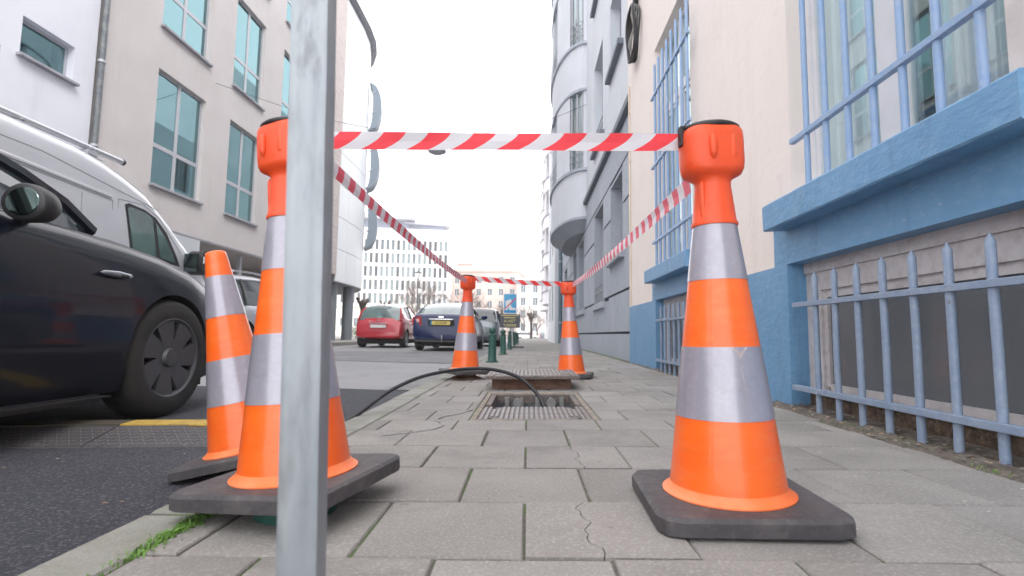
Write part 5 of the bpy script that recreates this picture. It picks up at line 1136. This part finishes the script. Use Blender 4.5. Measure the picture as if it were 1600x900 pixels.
def block(name, label, loc, rot, Wd, Dp, H, wcols, rows_, wh, ww, z0, m_, roofm=None, chim=None, gl=None):
    t = thing(name, label, 'building', loc, rot); b = MB(); b.box(0, Wd, .3, Dp, -1, H)
    xs2 = [Wd * (k + .5) / wcols - ww / 2 for k in range(wcols)]; fh_ = (H - z0) / rows_
    zs2 = [z0 + fh_ * r for r in range(rows_)]; b.box(0, Wd, 0, .3, -1, z0)
    for r, z in enumerate(zs2):
        b.box(0, Wd, 0, .3, z + wh, H if r == rows_ - 1 else zs2[r + 1]); xe = [0] + [v for x in xs2 for v in (x, x + ww)] + [Wd]
        for k in range(0, len(xe), 2): b.box(xe[k], xe[k + 1], .005, .3, z, z + wh)
    part('wall', b, m_, t)
    w1 = MB(); w1.box(0, .08, .15, .2, 0, wh); w1.box(ww - .08, ww, .15, .2, 0, wh); w1.box(.08, ww - .08, .15, .2, 0, .08); w1.box(.08, ww - .08, .15, .2, wh - .08, wh); w1.box(ww / 2 - .04, ww / 2 + .04, .15, .2, .08, wh - .08); wmm = w1.mesh('window', m_pvc); p1 = MB(); p1.box(.08, ww - .08, .21, .23, .08, wh - .08); pmm = p1.mesh('pane', gl or m_fargl)
    for z in zs2:
        for x in xs2: o = bpy.data.objects.new('window', wmm); link(o, t, (x, 0, z)); p = bpy.data.objects.new('pane', pmm); link(p, o)
    b = MB(); b.box(-.3, Wd + .3, -.4, .0, H + .001, H + .5); b.box(-.3, Wd + .3, .001, Dp, H + .001, H + .4); part('cornice', b, m_, t)
    if roofm: b = MB(); b.loft([[(x, .6, H + .401), (x, 4, H + 2.6), (x, Dp, H + 2.6), (x, Dp, H + .401)] for x in (.5, Wd - .5)]); part('roof', b, roofm, t)
    if chim: b = MB(); b.box(*chim); part('chimney', b, mat('brick_chimney', (.50, .26, .22), (.42, .22, .18), sc=2, rough=.9), t)
    return t
m_pink = mat('pinkish_stone', (.62, .50, .45), (.56, .44, .39), sc=.4, rough=.85); m_pink2 = mat('pale_stone_front', (.74, .69, .66), (.70, .64, .61), sc=.4, rough=.85)
block('pink_apartment_block', 'pinkish apartment block with brick chimney seen above the far tape', (-19, 125, -.6), (0, 0, radians(-6)), 16.5, 14, 16.2, 6, 5, 1.7, 1.2, 1.5, m_pink, mat('pale_roof', (.40, .36, .35), rough=.8), (.5, 4.5, 3, 6, 16.4, 18.6))
block('pale_apartment_block', 'pale stone apartment block at the far right end of the street', (-2.6, 118, -.6), (0, 0, radians(4)), 14, 12, 13.6, 5, 4, 1.9, 1.2, 1.8, m_pink2)
block('low_white_building', 'low white building behind the curved building and the pollarded tree', (-40, 98, -.6), (0, 0, radians(6)), 21, 6, 6.0, 8, 1, 1.6, 1.0, 2.2, mat('warm_white_render', (.72, .70, .62), rough=.85))

# trees
def bare_tree(name, label, loc, H, spread, seed, lv=5, group='bare winter trees in the far square', tr=.16, twig=.010):
    rg = random.Random(seed); t = thing(name, label, 'tree', loc, group=group); tb = MB(); cb_ = MB()
    tb.tube([(0, 0, 0), (.05, .03, H * .2), (0, .05, H * .38)], [tr * 1.3, tr, tr * .8], 8); part('trunk', tb, m_bark, t, smooth=True)
    def grow(p, d, l, r, k):
        if k == 0: return
        q = p + d * l; m1 = p + d * l * .5 + Vector((rg.uniform(-1, 1), rg.uniform(-1, 1), rg.uniform(-.3, .5))) * l * .08; cb_.tube([p, m1, q], [r, r * .85, r * .65], 4 if k > 2 else 3, cap=False)
        for i in range(rg.choice((2, 3, 3)) if k > 1 else 0):
            nd = (d + Vector((rg.uniform(-1, 1), rg.uniform(-1, 1), rg.uniform(-.25, .75))) * spread).normalized(); grow(q if rg.random() < .65 else m1, nd, l * rg.uniform(.62, .85), max(twig, r * .6), k - 1)
    for i in range(5): a = i * 1.3 + rg.uniform(-.3, .3); grow(Vector((0, .05, H * (.28 + .03 * i))), Vector((cos(a) * .55, sin(a) * .55, 1)).normalized(), H * .21, tr * .5, lv)
    part('crown', cb_, m_bark2, t); return t
m_bark = mat('grey_brown_bark', (.13, .105, .09), (.08, .065, .055), sc=3, rough=.9); m_bark2 = mat('twig_bark', (.17, .135, .118), (.12, .098, .085), sc=2, rough=.9)
for i, (x, y_, h, lb) in enumerate(((-12.8, 62, 8.6, 'bare tree rising behind the blue saloon left of the far tape'), (-15.8, 72, 8.4, 'bare tree behind the tall street lamps'), (-10.2, 78, 8.8, 'bare tree just left of the far left cone'), (-7.6, 70, 6.8, 'bare tree just right of the far left cone'), (-3.9, 80, 6.2, 'bare tree standing to the left of the blue road sign'), (-.8, 88, 6.8, 'bare tree standing to the right of the blue road sign'), (-20.5, 84, 7.4, 'bare tree in front of the white office block'), (1.6, 92, 5.6, 'bare tree farthest to the right near the white small car'))):
    bare_tree('bare_tree', lb, (x, y_, -.5), h * .92, .62, 11 + i, lv=6, tr=.15)
def pollard(label, loc, H, seed):
    rg = random.Random(seed); t = thing('pollarded_tree', label, 'tree', loc, group='pollarded trees'); b = MB(); b.tube([(0, 0, 0), (.03, 0, H * .4), (-.02, .02, H * .72)], [.17, .13, .12], 10); part('trunk', b, m_bark, t, smooth=True)
    b = MB()
    for i in range(7):
        a = i * .95; l = H * rg.uniform(.18, .32); e = Vector((cos(a) * .5, sin(a) * .5, 1)).normalized(); p = Vector((0, 0, H * .66)); q = p + e * l; b.tube([p, p + e * l * .6, q], [.08, .06, .075], 7); 
        b.lathe([(.001, -.09), (.08, -.05), (.10, 0), (.07, .06), (.001, .09)], 8, c=tuple(q))
    part('knuckled_branches', b, m_bark, t, smooth=True)
pollard('pollarded tree standing beyond the red hatchback', (-9.15, 28, -.1), 2.6, 3); pollard('pollarded tree far down the street right of the road sign', (.30, 52, -.25), 3.0, 5); pollard('pollarded tree far down the street between cone and road sign', (-3.2, 56, -.3), 3.4, 8); pollard('pollarded tree in front of the white office block beyond the red hatchback roof', (-12.4, 44, -.25), 3.6, 9)

def street_lamp(label, loc, H):
    t = thing('street_lamp', label, 'street lamp', loc, group='old style street lamps'); b = MB(); b.lathe([(.13, 0), (.13, .4), (.09, .5), (.06, .6), (.05, H * .5), (.045, H - .75), (.09, H - .7), (.05, H - .65)], 12); part('post', b, m_ltp, t, smooth=True, angle=40)
    b = MB(); b.lathe([(.05, H - .66), (.10, H - .60), (.17, H - .58), (.28, H - .15), (.30, H - .12)], 6, close=False); part('lantern_glass', b, mat('milky_lantern_glass', (.72, .72, .70), rough=.3), t)
    b = MB(); b.lathe([(.31, H - .13), (.33, H - .10), (.22, H - .02), (.06, H + .03), (.02, H + .14)], 6); part('lantern_roof', b, m_ltp, t)
m_ltp = mat('dark_lamp_paint', (.05, .06, .065), rough=.5)
street_lamp('tallest looking street lamp, nearest, above the red hatchback', (-9.85, 45, -.3), 6.15); street_lamp('second street lamp, slimmer, just right of the nearest one', (-12.3, 57.5, -.35), 5.9); street_lamp('farthest street lamp above the roof of the blue saloon', (-12.2, 70, -.4), 6.1)
# hanging lamp over the street
hl = thing('hanging_lamp', 'round street lamp hanging from a wire high over the road', 'street lamp', (-2.44, 13, 5.13))
b = MB(); b.lathe([(.22, .0), (.24, .02), (.22, .07), (.12, .13), (.05, .16), (.02, .26)], 24); b.lathe([(.21, .005), (.15, -.035), (.001, -.05)], 24, close=False); part('lamp_head', b, mat('grey_lamp_head', (.42, .43, .48), rough=.5), hl, smooth=True, angle=50)
b = MB(); b.tube([(0, 0, .25), (0, 0, .42)], .012, 6); b.tube(smooth_path([(-6.05, 0, 1.9), (-3, 0, .9), (0, 0, .42), (1.5, 0, .55), (2.8, 0, .85), (3.92, 0, 1.3)]), .006, 5); part('wire', b, m_dark, hl)

# iron railings and a hedge bush in the distance
fn = thing('iron_fence', 'dark iron railings crossing the far end of the street behind the parked cars', 'fence', (-14, 95, -.62)); b = MB(); b.box(0, 22, -.02, .02, 1.5, 1.55); b.box(0, 22, -.02, .02, .2, .25); part('rail', b, m_ltp, fn)
b = MB(); [b.box(.2 * k, .2 * k + .03, -.03, .0, 0, 1.7) for k in range(110)]; part('picket', b, m_ltp, fn, kind='stuff')
b = MB(); [b.box(2.4 * k, 2.4 * k + .18, -.1, .1, 0, 2.1) for k in range(10)]; part('fence_pillar', b, m_pink2, fn)
bs = thing('hedge_bush', 'small grey green bush beside the columns of the curved building', 'bush', (-10.6, 33, -.05)); b = MB(); rg = random.Random(4)
for k in range(1500):
    v = Vector((rg.gauss(0, .55), rg.gauss(0, .4), abs(rg.gauss(.45, .25)))); s_ = .05; u = Vector((rg.uniform(-1, 1), rg.uniform(-1, 1), rg.uniform(-1, 1))).normalized(); w_ = u.orthogonal().normalized(); b.face([v + u * s_, v + w_ * s_ * .6, v - u * s_ , v - w_ * s_ * .6])
part('foliage', b, mat('dull_bush_leaf', (.12, .14, .09), (.17, .16, .12), sc=5, rough=.8), bs)
b = MB(); [b.tube([(0, 0, 0), (rg.uniform(-.5, .5), rg.uniform(-.3, .3), .6)], .015, 4) for k in range(8)]; part('stem', b, m_bark, bs)

# ---------------------------------------------------------------- haze volume added to wash out the distance like camera glare
hz = MB(); hz.box(-290, 290, -90, 420, -1.8, 34); ho = part('haze', hz, None, None) if False else None
hm = bpy.data.materials.new('glare_haze'); hm.use_nodes = True; hn = hm.node_tree; hn.nodes.clear()
hout = hn.nodes.new('ShaderNodeOutputMaterial'); hv = hn.nodes.new('ShaderNodeVolumePrincipled'); hv.inputs['Color'].default_value = (1, 1, 1, 1); hv.inputs['Density'].default_value = .0013
hn.links.new(hv.outputs[0], hout.inputs['Volume'])
ho = part('haze', hz, hm, None); ho['kind'] = 'stuff'; tag(ho, 'added pale haze imitating camera glare over the far end of the street', 'haze')
scene.cycles.volume_bounces = 1
